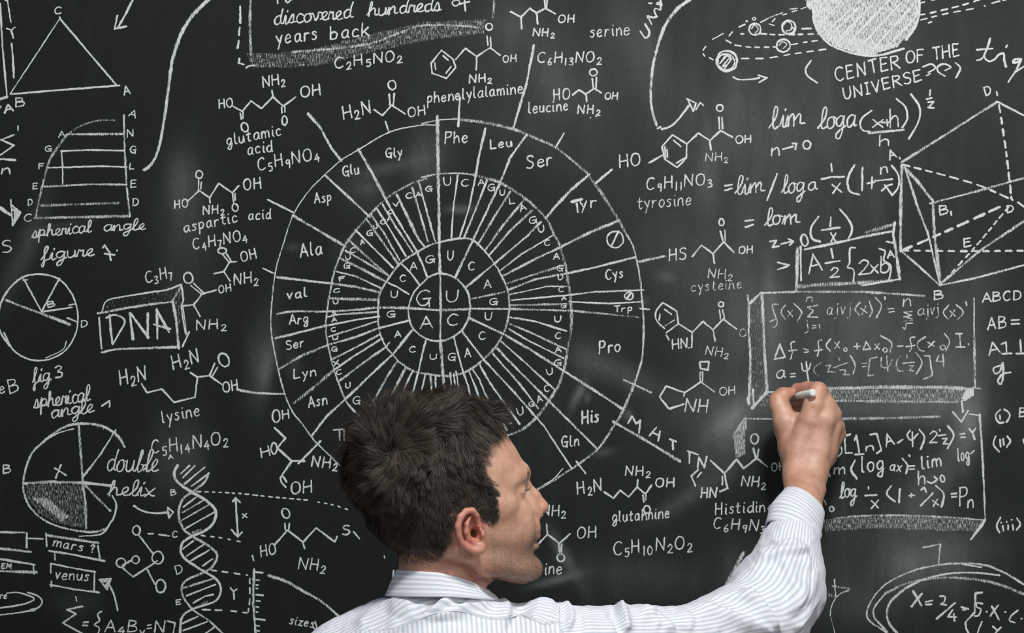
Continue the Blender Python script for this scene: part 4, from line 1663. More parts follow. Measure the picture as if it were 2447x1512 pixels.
def noise3(P, sc, seed=0, oct=1):
    """cheap smooth value noise in -1..1"""
    out = np.zeros(len(P)); amp = 1.0
    for o in range(oct):
        q = P*sc*(2**o)+seed*17.3; i = np.floor(q).astype(np.int64); f = q-i; f = f*f*(3-2*f); acc = 0
        for dx in (0, 1):
            for dy in (0, 1):
                for dz in (0, 1):
                    h = ((i[:,0]+dx)*73856093) ^ ((i[:,1]+dy)*19349663) ^ ((i[:,2]+dz)*83492791) ^ (seed*977)
                    h = (h ^ (h >> 13))*1274126177 & 0x7fffffff; v = h/0x7fffffff*2-1
                    acc = acc+v*(f[:,0] if dx else 1-f[:,0])*(f[:,1] if dy else 1-f[:,1])*(f[:,2] if dz else 1-f[:,2])
        out += acc*amp; amp *= .5
    return out
def world2px(V):
    d = -V[:,1]; s_ = PX*(CAM_D-d)/CAM_D
    return V[:,0]/s_+1223.5, 756-(V[:,2]-ZC)/s_

# ------------------------------------------------------------ the man
# The head is laid out in its own frame: f forward, u down the page, r towards his right ear, in units of .5 mm;
# it stands half a metre from the board and is turned a little past profile, towards the slate.
HD = .50; US = PX*(CAM_D-HD)/CAM_D; YAW = math.radians(13)
HC = np.array([1075., 1180.])
cy_, sy_ = math.cos(YAW), math.sin(YAW)
# axes of the head frame in world space: forward, up, right(ear side, towards the camera)
AF = np.array([cy_, sy_, 0.]); AU = np.array([0., 0., 1.]); AR = np.array([sy_, -cy_, 0.])
def Hh(f, u, r):
    o = np.array([(HC[0]-1223.5)*US, -HD, ZC+(756-HC[1])*US])
    return o+AF*(f-HC[0])*US*1.02+AU*(HC[1]-u)*US+AR*r*US
HM = [AF, AU, AR]
def world2head(V):
    o = np.array([(HC[0]-1223.5)*US, -HD, ZC+(756-HC[1])*US]); q = V-o
    return HC[0]+(q@AF)/US/1.02, HC[1]-(q@AU)/US, (q@AR)/US

def head_block(fd):
    """skull and face as one lofted solid: for every height the front, back and half width"""
    T = np.array([  # u, back, front, half width, squareness, front exponent
     [958,1030,1050,6,2.0],[966,985,1098,48,2.0],[982,935,1148,84,2.1],[1004,897,1180,108,2.2],[1030,870,1202,124,2.3],[1072,852,1231,139,2.3],
     [1112,845,1252,147,2.3],[1140,846,1252,149,2.3],[1165,852,1246,148,2.35],[1190,864,1249,146,2.35],[1220,880,1260,141,2.2],[1250,888,1268,135,2.15],
     [1280,908,1274,129,2.1],[1305,938,1274,123,2.05],[1330,1005,1274,117,2.0],[1352,1090,1287,108,2.0],[1372,1140,1290,92,2.0],[1386,1180,1284,70,2.0],[1396,1215,1262,34,2.0],[1402,1235,1245,6,2.0]], float)
    o = Hh(1060, 1180, 0); R = 250*US; sl = fd._sl(o-R, o+R, 0)
    X, Y, Z = fd._pts(sl); u = 756-(Z-ZC)/US
    q = [np.interp(u, T[:,0], T[:,i]) for i in range(1, 5)]
    oo = np.array([(HC[0]-1223.5)*US, -HD, 0]); F = HC[0]+((X-oo[0])*AF[0]+(Y-oo[1])*AF[1])/US/1.02; Rr = ((X-oo[0])*AR[0]+(Y-oo[1])*AR[1])/US
    # cubic-ish smoothing of the table by averaging neighbours
    def sm(i): return (np.interp(u-9, T[:,0], T[:,i])+2*np.interp(u, T[:,0], T[:,i])+np.interp(u+9, T[:,0], T[:,i]))/4
    b, f, w, p = sm(1), sm(2), sm(3), sm(4)
    wide = b+(f-b)*.42                                         # widest a little behind the middle
    a = np.where(F > wide, f-wide, wide-b); a = np.maximum(a, 2)
    h = ((np.abs(F-wide)/a)**p+(np.abs(Rr)/np.maximum(w, 2))**p)**(1/p)
    d = (h-1)*np.minimum(a, w)*US*.9
    top = (958-u)*US; bot = (u-1402)*US
    d = np.maximum(d, np.maximum(top, bot))
    fd.put(d.astype(np.float32), sl, .004)

def sculpt_body():
    g = Field(ax_grid((-.46, -.245, .012), (-.245, .075, .00165), (.075, .30, .008), (.30, .50, .0015), (.50, .56, .01)),
              ax_grid((-.80, -.61, .01), (-.61, -.385, .00165), (-.385, -.15, .008), (-.15, -.004, .0015)),
              ax_grid((.93, 1.55, .012), (1.55, 1.70, .0017), (1.70, 1.90, .0015), (1.90, 1.93, .01)))
    E = lambda f, u, r, rad, k=8, op='add': g.ell(Hh(f, u, r), np.array(rad)*US, HM, k*US, op)
    head_block(g)
    # neck
    g.cone(Hh(1042, 1265, 0), Hh(1050, 1400, 0), 90*US, 95*US, 18*US)
    g.cone(Hh(1050, 1400, 0), Hh(1050, 1540, 0), 95*US, 98*US, 18*US)
    g.cone(Hh(1118, 1330, 0), Hh(1112, 1470, 0), 64*US, 70*US, 22*US)
    for s_ in (1, -1):
        g.cone(Hh(1080, 1290, 80*s_), Hh(1160, 1440, 42*s_), 14*US, 17*US, 14*US)      # strap muscle behind the jaw
        g.cone(Hh(996, 1290, 34*s_), Hh(1022, 1450, 50*s_), 28*US, 38*US, 26*US)
        E(1163, 1200, 98*s_, (46, 24, 20), 30)                                         # cheekbone
        E(1218, 1250, 52*s_, (42, 52, 34), 34)                                          # cheek
        E(1253, 1163, 62*s_, (19, 15, 30), 14, 'sub')                                   # eye socket
        E(1220, 1170, 60*s_, (25, 21, 26), 6)                                           # lids over the ball
        E(1247, 1173, 63*s_, (11, 5.2, 18), 3, 'sub')                                    # slit between the lids
        g.chain([Hh(1244, 1133, 14*s_), Hh(1238, 1130, 44*s_), Hh(1220, 1134, 70*s_), Hh(1194, 1148, 92*s_)], np.array([11, 11, 10, 8])*US, 26*US)
        g.cone(Hh(1244, 1160, 11*s_), Hh(1274, 1218, 16*s_), 13*US, 15*US, 16*US)           # side wall of the nose
        E(1279, 1230, 18*s_, (17, 14, 11), 8)                                           # wing of the nose
        E(1295, 1236, 12*s_, (9, 5.5, 8), 4, 'sub')                                       # nostril
        E(1152, 1342, 98*s_, (40, 28, 20), 22)                                          # angle of the jaw
    g.chain([Hh(1243, 1132, 0), Hh(1254, 1156, 0), Hh(1279, 1186, 0), Hh(1297, 1211, 0)], np.array([14, 11, 12, 14])*US, 10*US)
    E(1298, 1217, 0, (15, 14, 15), 7); E(1284, 1234, 0, (16, 7, 6), 6)
    E(1268, 1264, 0, (25, 27, 42), 14)
    E(1278, 1285, 0, (14, 9, 32), 8); E(1277, 1308, 0, (13, 10, 29), 9)
    E(1294, 1297, 0, (7, 1.5, 40), 5, 'sub')
    E(1290, 1329, 0, (10, 8, 26), 10, 'sub')
    E(1266, 1362, 0, (31, 26, 38), 18)
    E(1175, 1408, 0, (70, 14, 60), 20, 'sub')
    # ears
    for s_ in (1, -1):
        EX = -29; eu = lambda u: 1250+(u-1262)*(.90 if u > 1262 else .94); e = lambda f, u, r: Hh(f+EX, eu(u), r*s_); EE = lambda f, u, r, rad, k=8, op='add': E(f+EX, eu(u), r, rad, k, op)
        EE(1123, 1262, 136*s_, (30, 46, 13), 8)
        EE(1123, 1262, 150*s_, (24, 36, 11), 9, 'sub')
        rim = [(1139,1246,143),(1137,1228,148),(1126,1215,154),(1110,1216,160),(1096,1230,164),(1090,1252,166),(1093,1276,164),(1101,1296,160),(1114,1309,156),(1132,1318,152),(1147,1317,148)]
        g.chain([e(*p) for p in rim], np.array([5, 7, 7.6, 8, 8, 8, 7.6, 7.2, 7.4, 9, 9])*US, 3*US)
        EE(1144, 1309, 147*s_, (15, 15, 9), 5); EE(1119, 1300, 147*s_, (17, 12, 9), 6)
        g.chain([e(1121, 1232, 152), e(1112, 1248, 157), e(1111, 1268, 158), e(1118, 1287, 155), e(1131, 1296, 150)], np.array([4, 5.5, 6.5, 6.5, 5.5])*US, 5*US)
        g.cone(e(1140, 1258, 147), e(1130, 1256, 150), 5*US, 3*US, 4*US)
        EE(1150, 1277, 144*s_, (9, 11, 9), 5)
        EE(1134, 1274, 146*s_, (13, 17, 18), 5, 'sub')
        EE(1135, 1275, 126*s_, (8, 10, 30), 4, 'sub')
    # trunk (under the shirt)
    P = lambda x, y, d: W(x, y, d)
    g.cone(P(1050, 1580, .50), P(1075, 1720, .50), .045, .085, .03)
    g.cone(P(1060, 1590, .50), P(760, 1630, .52), .05, .05, .03)
    g.cone(P(1080, 1590, .50), P(1385, 1560, .46), .045, .034, .02)
    for y0, r, y1, r1 in ((1860, .115, 2000, .125), (2000, .135, 2500, .125), (2500, .125, 2800, .135)):
        g.cone(P(980, y0, .50), P(1000, y1, .50), r, r1, .05); g.cone(P(1170, y0, .50), P(1150, y1, .50), r, r1, .05)
    g.chain([P(745, 1620, .52), P(720, 2160, .47), P(790, 2300, .38)], [.04, .038, .030], .02)
    # raised right arm
    g.chain([P(1385, 1555, .455), P(1620, 1545, .37), P(1840, 1495, .275)], [.034, .034, .034], .02)
    g.chain([P(1850, 1500, .27), P(1885, 1330, .205), P(1915, 1215, .150), P(1922, 1160, .122)], [.040, .034, .0262, .0235], .012)
    # hand, wrist to fist
    H = lambda x, y, d, r: (P(x, y, d-.018*min(1, (1200-y)/120)), r*PX*(CAM_D-.1)/CAM_D)
    def ch(L, k):
        q = [H(*a) for a in L]; g.chain([a[0] for a in q], [a[1] for a in q], k*.00058)
    ch([(1906,1185,.132,30),(1902,1135,.120,30),(1904,1080,.115,32),(1930,1010,.116,27)], 14)
    ch([(1935,1185,.128,33),(1938,1135,.118,36),(1950,1070,.113,35),(1966,1003,.112,27)], 14)
    ch([(1942,1140,.112,30),(1968,1078,.102,30),(1986,1020,.098,25)], 12)
    ch([(1938,1130,.105,27),(1972,1090,.090,25),(1994,1040,.084,22)], 12)
    g.ell(P(1958, 1172, .120), np.array([15, 16, 14])*.00057, None, .006)
    ch([(1902,1140,.107,28),(1892,1070,.102,31),(1878,1010,.098,29),(1864,972,.090,25)], 12)    # thumb root
    ch([(1864,972,.090,25),(1859,956,.086,21.5),(1872,944,.082,19),(1884,940,.078,15.5)], 5)    # thumb
    ch([(1876,1030,.092,24),(1905,1014,.098,25),(1935,1003,.106,23)], 12)                       # web
    ch([(1934,1003,.118,26),(1944,968,.116,24),(1955,934,.108,23)], 6)                          # index
    ch([(1955,934,.106,22),(1930,927,.088,16.5),(1905,931,.072,15.5),(1896,938,.062,14)], 4)
    ch([(1966,1003,.112,27),(1975,972,.106,22),(1966,945,.095,20)], 14)
    ch([(1966,1003,.112,26),(1984,990,.100,25),(1990,990,.076,22)], 10)                         # middle
    ch([(1990,990,.076,22),(1955,966,.056,17),(1922,962,.052,16),(1900,962,.054,14)], 3)
    ch([(1986,1020,.098,24),(1997,1020,.084,21),(1996,1014,.060,19)], 8)                        # ring
    ch([(1996,1014,.060,19),(1966,994,.046,18),(1930,984,.048,17),(1902,976,.050,15)], 3)
    ch([(1994,1040,.084,20),(2002,1036,.070,19),(1999,1032,.052,16)], 7)                        # little
    ch([(1999,1032,.052,16),(1976,1022,.038,14),(1950,1014,.042,13)], 3)
    return g.mesh()

def skin_mat():
    k = NT('skin')
    col = k.attr('tint'); sep = k.n('ShaderNodeSeparateXYZ'); k.l(col.outputs['Vector'], sep.inputs[0])
    hair, beard, red = sep.outputs[0], sep.outputs[1], sep.outputs[2]
    n1 = k.noise(38, 4, .6); n2 = k.noise(420, 3, .6); n3 = k.noise(1500, 2, .6)
    c = k.mixc(k.rng(n1, .35, .7), (0.47, 0.245, 0.160), (0.63, 0.375, 0.265))
    c = k.mixc(k.math('MULTIPLY', red, k.rng(n1, .2, .8, .6, 1.1)), c, (0.50, 0.17, 0.12))
    c = k.mixc(k.rng(n2, .56, .75, 0, .35), c, (0.36, 0.15, 0.09))
    c = k.mixc(k.rng(k.noise(95, 3, .6), .5, .72, 0, .28), c, (0.50, 0.22, 0.15))
    st = k.rng(k.math('ADD', k.math('ADD', k.math('MULTIPLY', n3, .8), k.math('MULTIPLY', n1, .2)), k.math('MULTIPLY', beard, .26)), .56, .86)
    c = k.mixc(k.math('MULTIPLY', k.math('MULTIPLY', st, beard), .85), c, (0.12, 0.07, 0.045))
    c = k.mixc(hair, c, (0.020, 0.013, 0.009))
    k.col(c); b = k.b
    b.inputs['Subsurface Weight'].default_value = .12; b.inputs['Subsurface Radius'].default_value = (.010, .004, .002); b.inputs['Subsurface Scale'].default_value = .6
    k.l(k.rng(n2, .3, .7, .30, .48), b.inputs['Roughness']); b.inputs['Specular IOR Level'].default_value = .62
    k.bump(k.math('ADD', k.noise(650, 4, .65), k.math('MULTIPLY', k.noise(120, 3, .6), .8)), .42, .0009)
    return k.m
M_SKIN = skin_mat()
HAIR_EDGE = [(1182,1012),(1146,1036),(1134,1072),(1148,1104),(1170,1138),(1186,1170),(1194,1222),(1180,1244),(1152,1228),(1140,1206),(1108,1204),(1086,1226),
             (1078,1262),(1066,1300),(1050,1326),(1000,1338),(940,1346),(700,1346),(700,900),(1182,900)]
def in_poly(px, py, P):
    ins = np.zeros(px.shape, bool); j = len(P)-1
    for i in range(len(P)):
        xi, yi = P[i]; xj, yj = P[j]
        ins ^= ((yi > py) != (yj > py)) & (px < (xj-xi)*(py-yi)/(yj-yi+1e-9)+xi); j = i
    return ins
def soft_hair(f, u, r):
    """share of hair at a point of the head: averaged polygon test"""
    acc = 0
    for k_ in range(10):
        a = k_*.628; acc = acc+in_poly(f+5*math.cos(a), u+5*math.sin(a), HAIR_EDGE)
    return acc/10.
person = bpy.data.objects.new('person', None); COL.objects.link(person)
tag(person, 'man in a striped white shirt seen from behind, writing with his raised right hand', 'person')
BV, BQ = sculpt_body()
BV = smooth_mesh(BV, BQ, 2, .5)
BN = vnormals(BV, BQ)
bf, bu, br = world2head(BV)
is_head = (BV[:,2] > 1.55) & (BV[:,0] < .08) & (BV[:,1] < -.35)
be = bf+.225*np.abs(br)                                       # hairline is laid out as it shows on the side turned to us
hairm = np.where(is_head, soft_hair(be, bu, br), 0)
hairm *= np.where((np.abs(br) > 141) & (bf > 1044) & (bu > 1196), 0, 1)
nape = np.clip((bu-1270)/70, 0, 1)*(bf < 1120); hairm *= 1-.75*nape
bl = np.clip((bf-1105)/50, 0, 1)*np.clip((bu-1235)/60, 0, 1)*np.clip((1420-bu)/30, 0, 1)
bl *= 1-.7*np.exp(-(((bf-1225)/34)**2+((bu-1255)/34)**2))
bl *= np.clip((be-1138-(bu-1318)*.55)/8, 0, 1)
bl = np.where(is_head & ((np.abs(br) < 125) | (bf > 1150)), bl, 0); bl *= np.clip((1310-bf)/10, 0, 1)*np.where((bf > 1262) & (bu < 1246), 0, 1)
red = np.where(is_head, np.exp(-(((bf-1093)/44)**2+((bu-1254)/64)**2))*(np.abs(br) > 126)*1.25+.35*np.exp(-((bf-1300)/22)**2-((bu-1220)/24)**2)+.45*np.clip((bu-1300)/60, 0, 1)*(bf < 1180), 0)
hx, hy = world2px(BV)
hand = (BV[:,1] > -.16)
red = np.where(hand, .55*np.exp(-(((hx-1915)/60)**2+((hy-925)/26)**2))+.2*np.exp(-(((hx-1890)/40)**2+((hy-1060)/60)**2)), red)
me = mesh_np('body', BV, BQ, True); attr_v(me, 'tint', np.stack([hairm, bl, np.clip(red, 0, 1)], 1))
body = link('body', me, M_SKIN, person)
# ------------------------------------------------------------ shirt
def fabric_mat():
    k = NT('striped_cotton')
    s = k.attr('stripe').outputs['Fac']
    fr = k.math('FRACT', s); tri = k.math('ABSOLUTE', k.math('SUBTRACT', fr, .5))       # 0 in the middle of a stripe
    m = k.rng(tri, .17, .25, 1.0, 0.0)
    fine = k.noise(1400, 2, .6)
    c = k.mixc(k.math('MULTIPLY', m, .55), (0.76, 0.78, 0.82), (0.36, 0.43, 0.54))
    c = k.mixc(k.math('MULTIPLY', k.attr('seam').outputs['Fac'], .75), c, (0.30, 0.33, 0.40))
    k.col(c); k.b.inputs['Roughness'].default_value = .85; k.b.inputs['Specular IOR Level'].default_value = .15
    k.b.inputs['Sheen Weight'].default_value = .12
    k.b.inputs['Subsurface Weight'].default_value = .06; k.b.inputs['Subsurface Radius'].default_value = (.004, .004, .005)
    k.bump(k.math('ADD', fine, k.math('MULTIPLY', k.noise(70, 3, .5), .9)), .22, .0012)
    return k.m
M_SHIRT = fabric_mat()
P_ = W
ARM = [(1400,1532,.460,.041),(1640,1532,.370,.0445),(1822,1478,.275,.0600),(1846,1430,.250,.0585),(1866,1390,.235,.0505),(1879,1350,.215,.0440),(1888,1312,.198,.0390),(1896,1275,.180,.0350)]
def sculpt_shirt():
    g = Field(ax_grid((-.42, -.34, .01), (-.34, .44, .0023), (.44, .48, .01)), ax_grid((-.76, -.66, .01), (-.66, -.12, .0026)),
              ax_grid((.86, 1.50, .012), (1.50, 1.76, .0022)))
    P = P_
    g.cone(P(1052, 1515, .50), P(1075, 1720, .50), .046, .120, .02)
    g.cone(P(1000, 1506, .50), P(735, 1632, .52), .0385, .042, .02)
    g.cone(P(920, 1487, .50), P(800, 1560, .51), .026, .034, .02)
    g.cone(P(1120, 1516, .50), P(1400, 1532, .46), .0385, .041, .015)
    for y0, r, y1, r1 in ((1800, .150, 2000, .150), (2000, .150, 2700, .150)):
        g.cone(P(960, y0, .50), P(985, y1, .50), r, r1, .05); g.cone(P(1180, y0, .50), P(1160, y1, .50), r, r1, .05)
    g.cone(P(760, 1680, .52), P(965, 1750, .5), .05, .10, .03); g.cone(P(1380, 1600, .47), P(1190, 1740, .5), .05, .10, .03)
    g.chain([P(735, 1632, .52), P(716, 2160, .47), P(790, 2300, .38)], [.046, .05, .042], .02)
    A = [P(*a[:3]) for a in ARM]; R = [a[3] for a in ARM]
    g.chain(A, R, .012)
    g.ell(P(1925, 1430, .235), (.018, .02, .03), None, .03); g.ell(P(1925, 1368, .215), (.018, .02, .016), None, .02)
    # neck hole
    g.cone(Hh(1052, 1330, 0), Hh(1052, 1395, 0), 104*US, 100*US, .004, 'sub')
    g.cone(P(1056, 1494, .533), P(1072, 1640, .548), .0385, .090, .02); g.cone(P(1020, 1493, .531), P(1010, 1600, .545), .0385, .07, .01); g.cone(P(985, 1500, .524), P(930, 1620, .54), .036, .06, .02); g.cone(P(1128, 1500, .522), P(1230, 1610, .53), .036, .06, .02)
    # hollow at the wrist
    g.cone(P(1884, 1290, .19), P(1900, 1240, .165), .026, .031, .004, 'sub')
    return g.mesh()
SV, SQ = sculpt_shirt()
SV = smooth_mesh(SV, SQ, 3, .5); SN = vnormals(SV, SQ)
# folds: each is a line across the cloth in photo pixels, height (mm), width (px) and which side falls away steeply
FOLDS = [([(1806,1352),(1830,1339),(1865,1327),(1912,1318),(1930,1306)], 7.5, 15, 1), ([(1765,1413),(1805,1432),(1832,1468),(1862,1512)], 8, 17, -1),
 ([(1650,1444),(1722,1463),(1790,1487),(1850,1520)], 5, 15, -1), ([(1866,1332),(1885,1375),(1898,1425),(1880,1470)], 5, 18, 1),
 ([(1700,1432),(1752,1428),(1800,1440)], 3, 10, 1), ([(1925,1310),(1932,1360),(1915,1420),(1890,1470)], 3.5, 10, -1),
 ([(1950,1352),(1935,1400),(1915,1450)], 3, 10, 1), ([(1474,1446),(1484,1470),(1492,1512)], 9, 10, 1), ([(1452,1460),(1475,1480),(1482,1515)], -4, 12, 1),
 ([(1520,1456),(1570,1470),(1610,1510)], 5, 14, -1), ([(1340,1434),(1362,1455),(1368,1482),(1350,1512)], 5, 9, -1), ([(1232,1446),(1228,1475),(1215,1510)], -7, 22, 1),
 ([(1290,1430),(1285,1460),(1262,1478)], 4, 26, 1), ([(1250,1446),(1300,1440),(1330,1460)], 3, 10, -1), ([(1184,1416),(1130,1423),(1075,1436),(1020,1470),(955,1510)], 7, 12, 1),
 ([(1180,1428),(1120,1446),(1080,1462),(1040,1480)], 4, 10, 1), ([(1000,1418),(940,1440),(880,1475),(850,1512)], 3, 24, 1), ([(1184,1418),(1215,1452),(1228,1478)], 4, 14, -1),
 ([(830,1262),(860,1290),(900,1300),(940,1296)], 0, 8, 1), ([(1845,1288),(1862,1300),(1884,1294),(1905,1290)], 3, 7, -1), ([(1395,1470),(1400,1500),(1390,1530)], 3, 16, 1),
 ([(1620,1452),(1650,1480),(1640,1512)], 3, 16, -1), ([(1560,1462),(1580,1490),(1572,1512)], -3, 12, 1), ([(1815,1330),(1830,1320),(1850,1312)], 2, 9, 1), ([(1955,1430),(1925,1470),(1898,1508)], 4, 9, -1)]
def line_dist(px, py, L):
    best = np.full(px.shape, 1e9); side = np.zeros(px.shape); par = np.zeros(px.shape); n = len(L)-1
    for i in range(n):
        (ax, ay), (bx, by) = L[i], L[i+1]; dx, dy = bx-ax, by-ay; l2 = dx*dx+dy*dy
        t = np.clip(((px-ax)*dx+(py-ay)*dy)/l2, 0, 1); qx = px-ax-t*dx; qy = py-ay-t*dy; d = np.hypot(qx, qy)
        m = d < best; best = np.where(m, d, best); side = np.where(m, np.sign(qx*dy-qy*dx), side); par = np.where(m, (i+t)/n, par)
    return best, side, par
def densify(L):
    return [tuple(p) for p in crom(L, 14)]
def fold_cloth(V, N):
    px, py = world2px(V); face = np.clip(-N[:,1]*1.6+N[:,2]*.5+.25, 0, 1)
    h = np.zeros(len(V))
    for L, a, w, sd in FOLDS:
        if not a: continue
        d, s_, p = line_dist(px, py, densify(L)); ends = np.clip(np.minimum(p, 1-p)*5+.15, 0, 1)
        ww = np.where(s_*sd > 0, w*1.5, w*.55)
        h += a*.00155*np.exp(-(d/ww)**2)*ends
    h *= face
    # finer crumpling that runs round the sleeve and across the shoulders
    h += noise3(V*np.array([1, 1, 1.6]), 24, 3, 2)*.0026+noise3(V*np.array([1.5, 1, 1]), 62, 5, 2)*.0010
    return V+N*h[:,None]
SV = fold_cloth(SV, SN); SN = vnormals(SV, SQ)
spx, spy = world2px(SV)
# which piece of the shirt every face belongs to
SEAM_YOKE = np.array([(700,1545),(800,1516),(863,1506),(910,1504),(965,1496),(1000,1480),(1030,1468),(1060,1461),(1086,1459),(1120,1464),(1160,1477),(1200,1479),(1245,1469),(1275,1480),(1300,1492),(1338,1484)], float)
FCn = SV[SQ].mean(1); fpx, fpy = world2px(FCn); fN = SN[SQ].mean(1)
seam_y = np.interp(fpx, SEAM_YOKE[:,0], SEAM_YOKE[:,1])
arm_edge = 1338+np.clip((1480-fpy)*.04, -2, 3)+10*np.clip((fpy-1490)/60, -.3, 1.5)
sleeve_r = fpx > arm_edge
sleeve_l = fpx < 700
back = ~sleeve_r & ~sleeve_l & (fpy > seam_y)
yoke = ~sleeve_r & ~sleeve_l & ~back
# pull the vertices on a join exactly onto its line
lab = np.where(sleeve_r, 1, np.where(sleeve_l, 2, np.where(back, 3, 4)))
def border(a, b):
    m = np.zeros(len(SV), int); m[np.unique(SQ[lab == a])] += 1; m[np.unique(SQ[lab == b])] += 2; return m == 3
sc_ = PX*(CAM_D+SV[:,1])/CAM_D
ty = np.interp(spx, SEAM_YOKE[:,0], SEAM_YOKE[:,1]); m = border(3, 4) & (SN[:,1] < .2) & (np.abs(spy-ty) < 7); SV[m,2] += ((spy-ty)*sc_)[m]
tx = 1338+np.clip((1480-spy)*.04, -2, 3)+10*np.clip((spy-1490)/60, -.3, 1.5); m = (border(1, 4) | border(1, 3)) & (np.abs(spx-tx) < 5); SV[m,0] += ((tx-spx)*sc_)[m]
spx, spy = world2px(SV)
def arm_angle(V, LN):
    """angle round the arm, carried smoothly past the elbow, and the distance along it"""
    A = np.array([P_(*a[:3]) for a in LN]); best = np.full(len(V), 1e9); ang = np.zeros(len(V)); ref = np.cross(A[2]-A[0], A[-1]-A[2]); ref /= np.linalg.norm(ref)
    wsum = np.zeros(len(V)); vs = np.zeros(len(V)); vc = np.zeros(len(V))
    for i in range(len(A)-1):
        t = A[i+1]-A[i]; L = np.linalg.norm(t); t = t/L; q = V-A[i]; s_ = np.clip(q@t, 0, L); rad = q-s_[:,None]*t
        d = np.linalg.norm(rad, axis=1); rr = ref-t*(ref@t); rr /= np.linalg.norm(rr); bb = np.cross(t, rr)
        w = np.exp(-(d/.02)**1.0*1.0)**3+1e-12
        perp = q-(q@t)[:,None]*t; n_ = np.linalg.norm(perp, axis=1)+1e-9
        vs += w*(perp@bb)/n_; vc += w*(perp@rr)/n_
    return np.arctan2(vs, vc)
arm_s = arm_angle(SV, ARM)/(2*math.pi)*58
a0 = P_(760, 1590, .52); a1 = P_(1390, 1530, .47)
ax = (a1-a0)/np.linalg.norm(a1-a0); q = SV-a0; q = q-(q@ax)[:,None]*ax+np.array([0, 0, .05])
yoke_s = (np.arctan2(q[:,2], -q[:,1])*.095+SV[:,0]*.02)/.0049
back_s = (SV[:,0]+(SV[:,2]-1.55)*.10)/.0057
seamlines = {'yoke': None}
shirt = bpy.data.objects.new('shirt', None); COL.objects.link(shirt); shirt.parent = person; tag(shirt, 'white cotton shirt with thin pale blue stripes')
def piece(name, fm, s_val, seamd=None):
    F = SQ[fm]; use = np.unique(F); mp = -np.ones(len(SV), np.int64); mp[use] = np.arange(len(use))
    V = SV[use]; me = mesh_np(name, V, mp[F], True)
    # keep the shading continuous over the joins
    attr_f(me, 'stripe', s_val[use]); attr_f(me, 'seam', np.zeros(len(use)) if seamd is None else seamd[use])
    try: me.normals_split_custom_set_from_vertices([tuple(n) for n in SN[use]])
    except Exception: pass
    return link(name, me, M_SHIRT, shirt)
def edge_dark(L, w): 
    d, _, _ = line_dist(spx, spy, L); return np.exp(-(d/w)**4)
SEAM_ARM = [(1340,1436),(1338,1480),(1344,1512),(1352,1540)]
sd = np.clip(edge_dark([tuple(p) for p in SEAM_YOKE[8:]], 1.6)*(SN[:,1] < 0)+edge_dark(SEAM_ARM, 1.6), 0, 1)
piece('yoke', yoke, yoke_s, sd); piece('back_panel', back, back_s, sd)
o = piece('sleeve', sleeve_r, arm_s, sd)
if sleeve_l.any(): piece('sleeve', sleeve_l, yoke_s*.8)

def stitched_line(L):
    """raised seam that lies on the cloth along a line"""
    cand = np.nonzero((SN[:,1] < .3) & (spy < 1580))[0]; C = crom(L, 5); pos = []; nor = []
    for x, y in C:
        d = (spx[cand]-x)**2+(spy[cand]-y)**2; near = cand[np.argsort(d)[:24]]; near = near[SV[near,1] < SV[near,1].min()+.012]
        w = 1/(((spx[near]-x)**2+(spy[near]-y)**2)+1); p = (SV[near]*w[:,None]).sum(0)/w.sum(); n_ = (SN[near]*w[:,None]).sum(0); n_ /= np.linalg.norm(n_)
        q = P_(x, y, -p[1]); pos.append(q); nor.append(n_)
    pos = np.array(pos); nor = np.array(nor); D = np.gradient(pos, axis=0); D /= np.linalg.norm(D, axis=1)[:,None]; S = np.cross(D, nor); V = []
    prof = [(-.0009, -.0006), (-.0006, .0003), (0, .0005), (.0006, .0003), (.0009, -.0006)]
    for a, b in prof: V.append(pos+S*a+nor*b)
    V = np.stack(V, 1).reshape(-1, 3); n = len(pos); i = (np.arange(n-1)*5)[:,None]+np.arange(4)[None,:]; i = i.ravel(); F = np.stack([i, i+1, i+6, i+5], 1)
    me = mesh_np('seam', V, F, True); st = np.tile([.30, .5, .8, .5, .3], n); attr_f(me, 'stripe', np.zeros(len(V))+.05); attr_f(me, 'seam', np.tile([.2, .2, .3, .7, 1.0], n))
    return link('seam', me, M_SHIRT, shirt)
stitched_line([tuple(p) for p in SEAM_YOKE[2:]])
stitched_line([(1338,1438),(1338,1460),(1338,1484),(1340,1500),(1345,1530)])
def loft(name, rings, stripe, mat, parent, thick, close_u=True, seam=None):
    """rings: list of (n,3) closed loops; a thin cloth tube with real thickness and rolled rims"""
    R_ = np.array(rings); m, n, _ = R_.shape
    du = np.roll(R_, -1, 1)-np.roll(R_, 1, 1); dv = np.gradient(R_, axis=0); N = np.cross(du, dv); N /= np.linalg.norm(N, axis=2)[:,:,None]+1e-12
    c = R_.mean(1, keepdims=True); sgn = np.sign(((R_-c)*N).sum(2).mean()); N *= sgn
    O = R_+N*thick/2; I = R_-N*thick/2
    top = R_[-1:]+(R_[-1:]-R_[-2:-1])*.12; bot = R_[:1]-(R_[1:2]-R_[:1])*.12
    A = np.concatenate([O, top, I[::-1], bot]); M = len(A)
    st = np.array(stripe); S = np.concatenate([st, st[-1:], st[::-1], st[:1]])
    V = A.reshape(-1, 3); i = np.arange(M)[:,None]; j = np.arange(n)[None,:]; i2 = (i+1) % M; j2 = (j+1) % n
    F = np.stack([i*n+j, i*n+j2, i2*n+j2, i2*n+j], -1).reshape(-1, 4)
    if sgn < 0: F = F[:, ::-1]
    me = mesh_np(name, V, F, True); attr_f(me, 'stripe', np.repeat(S, n))
    sm = np.zeros(M) if seam is None else np.concatenate([seam, [0], seam[::-1], [0]]); attr_f(me, 'seam', np.repeat(sm, n))
    return link(name, me, mat, parent)
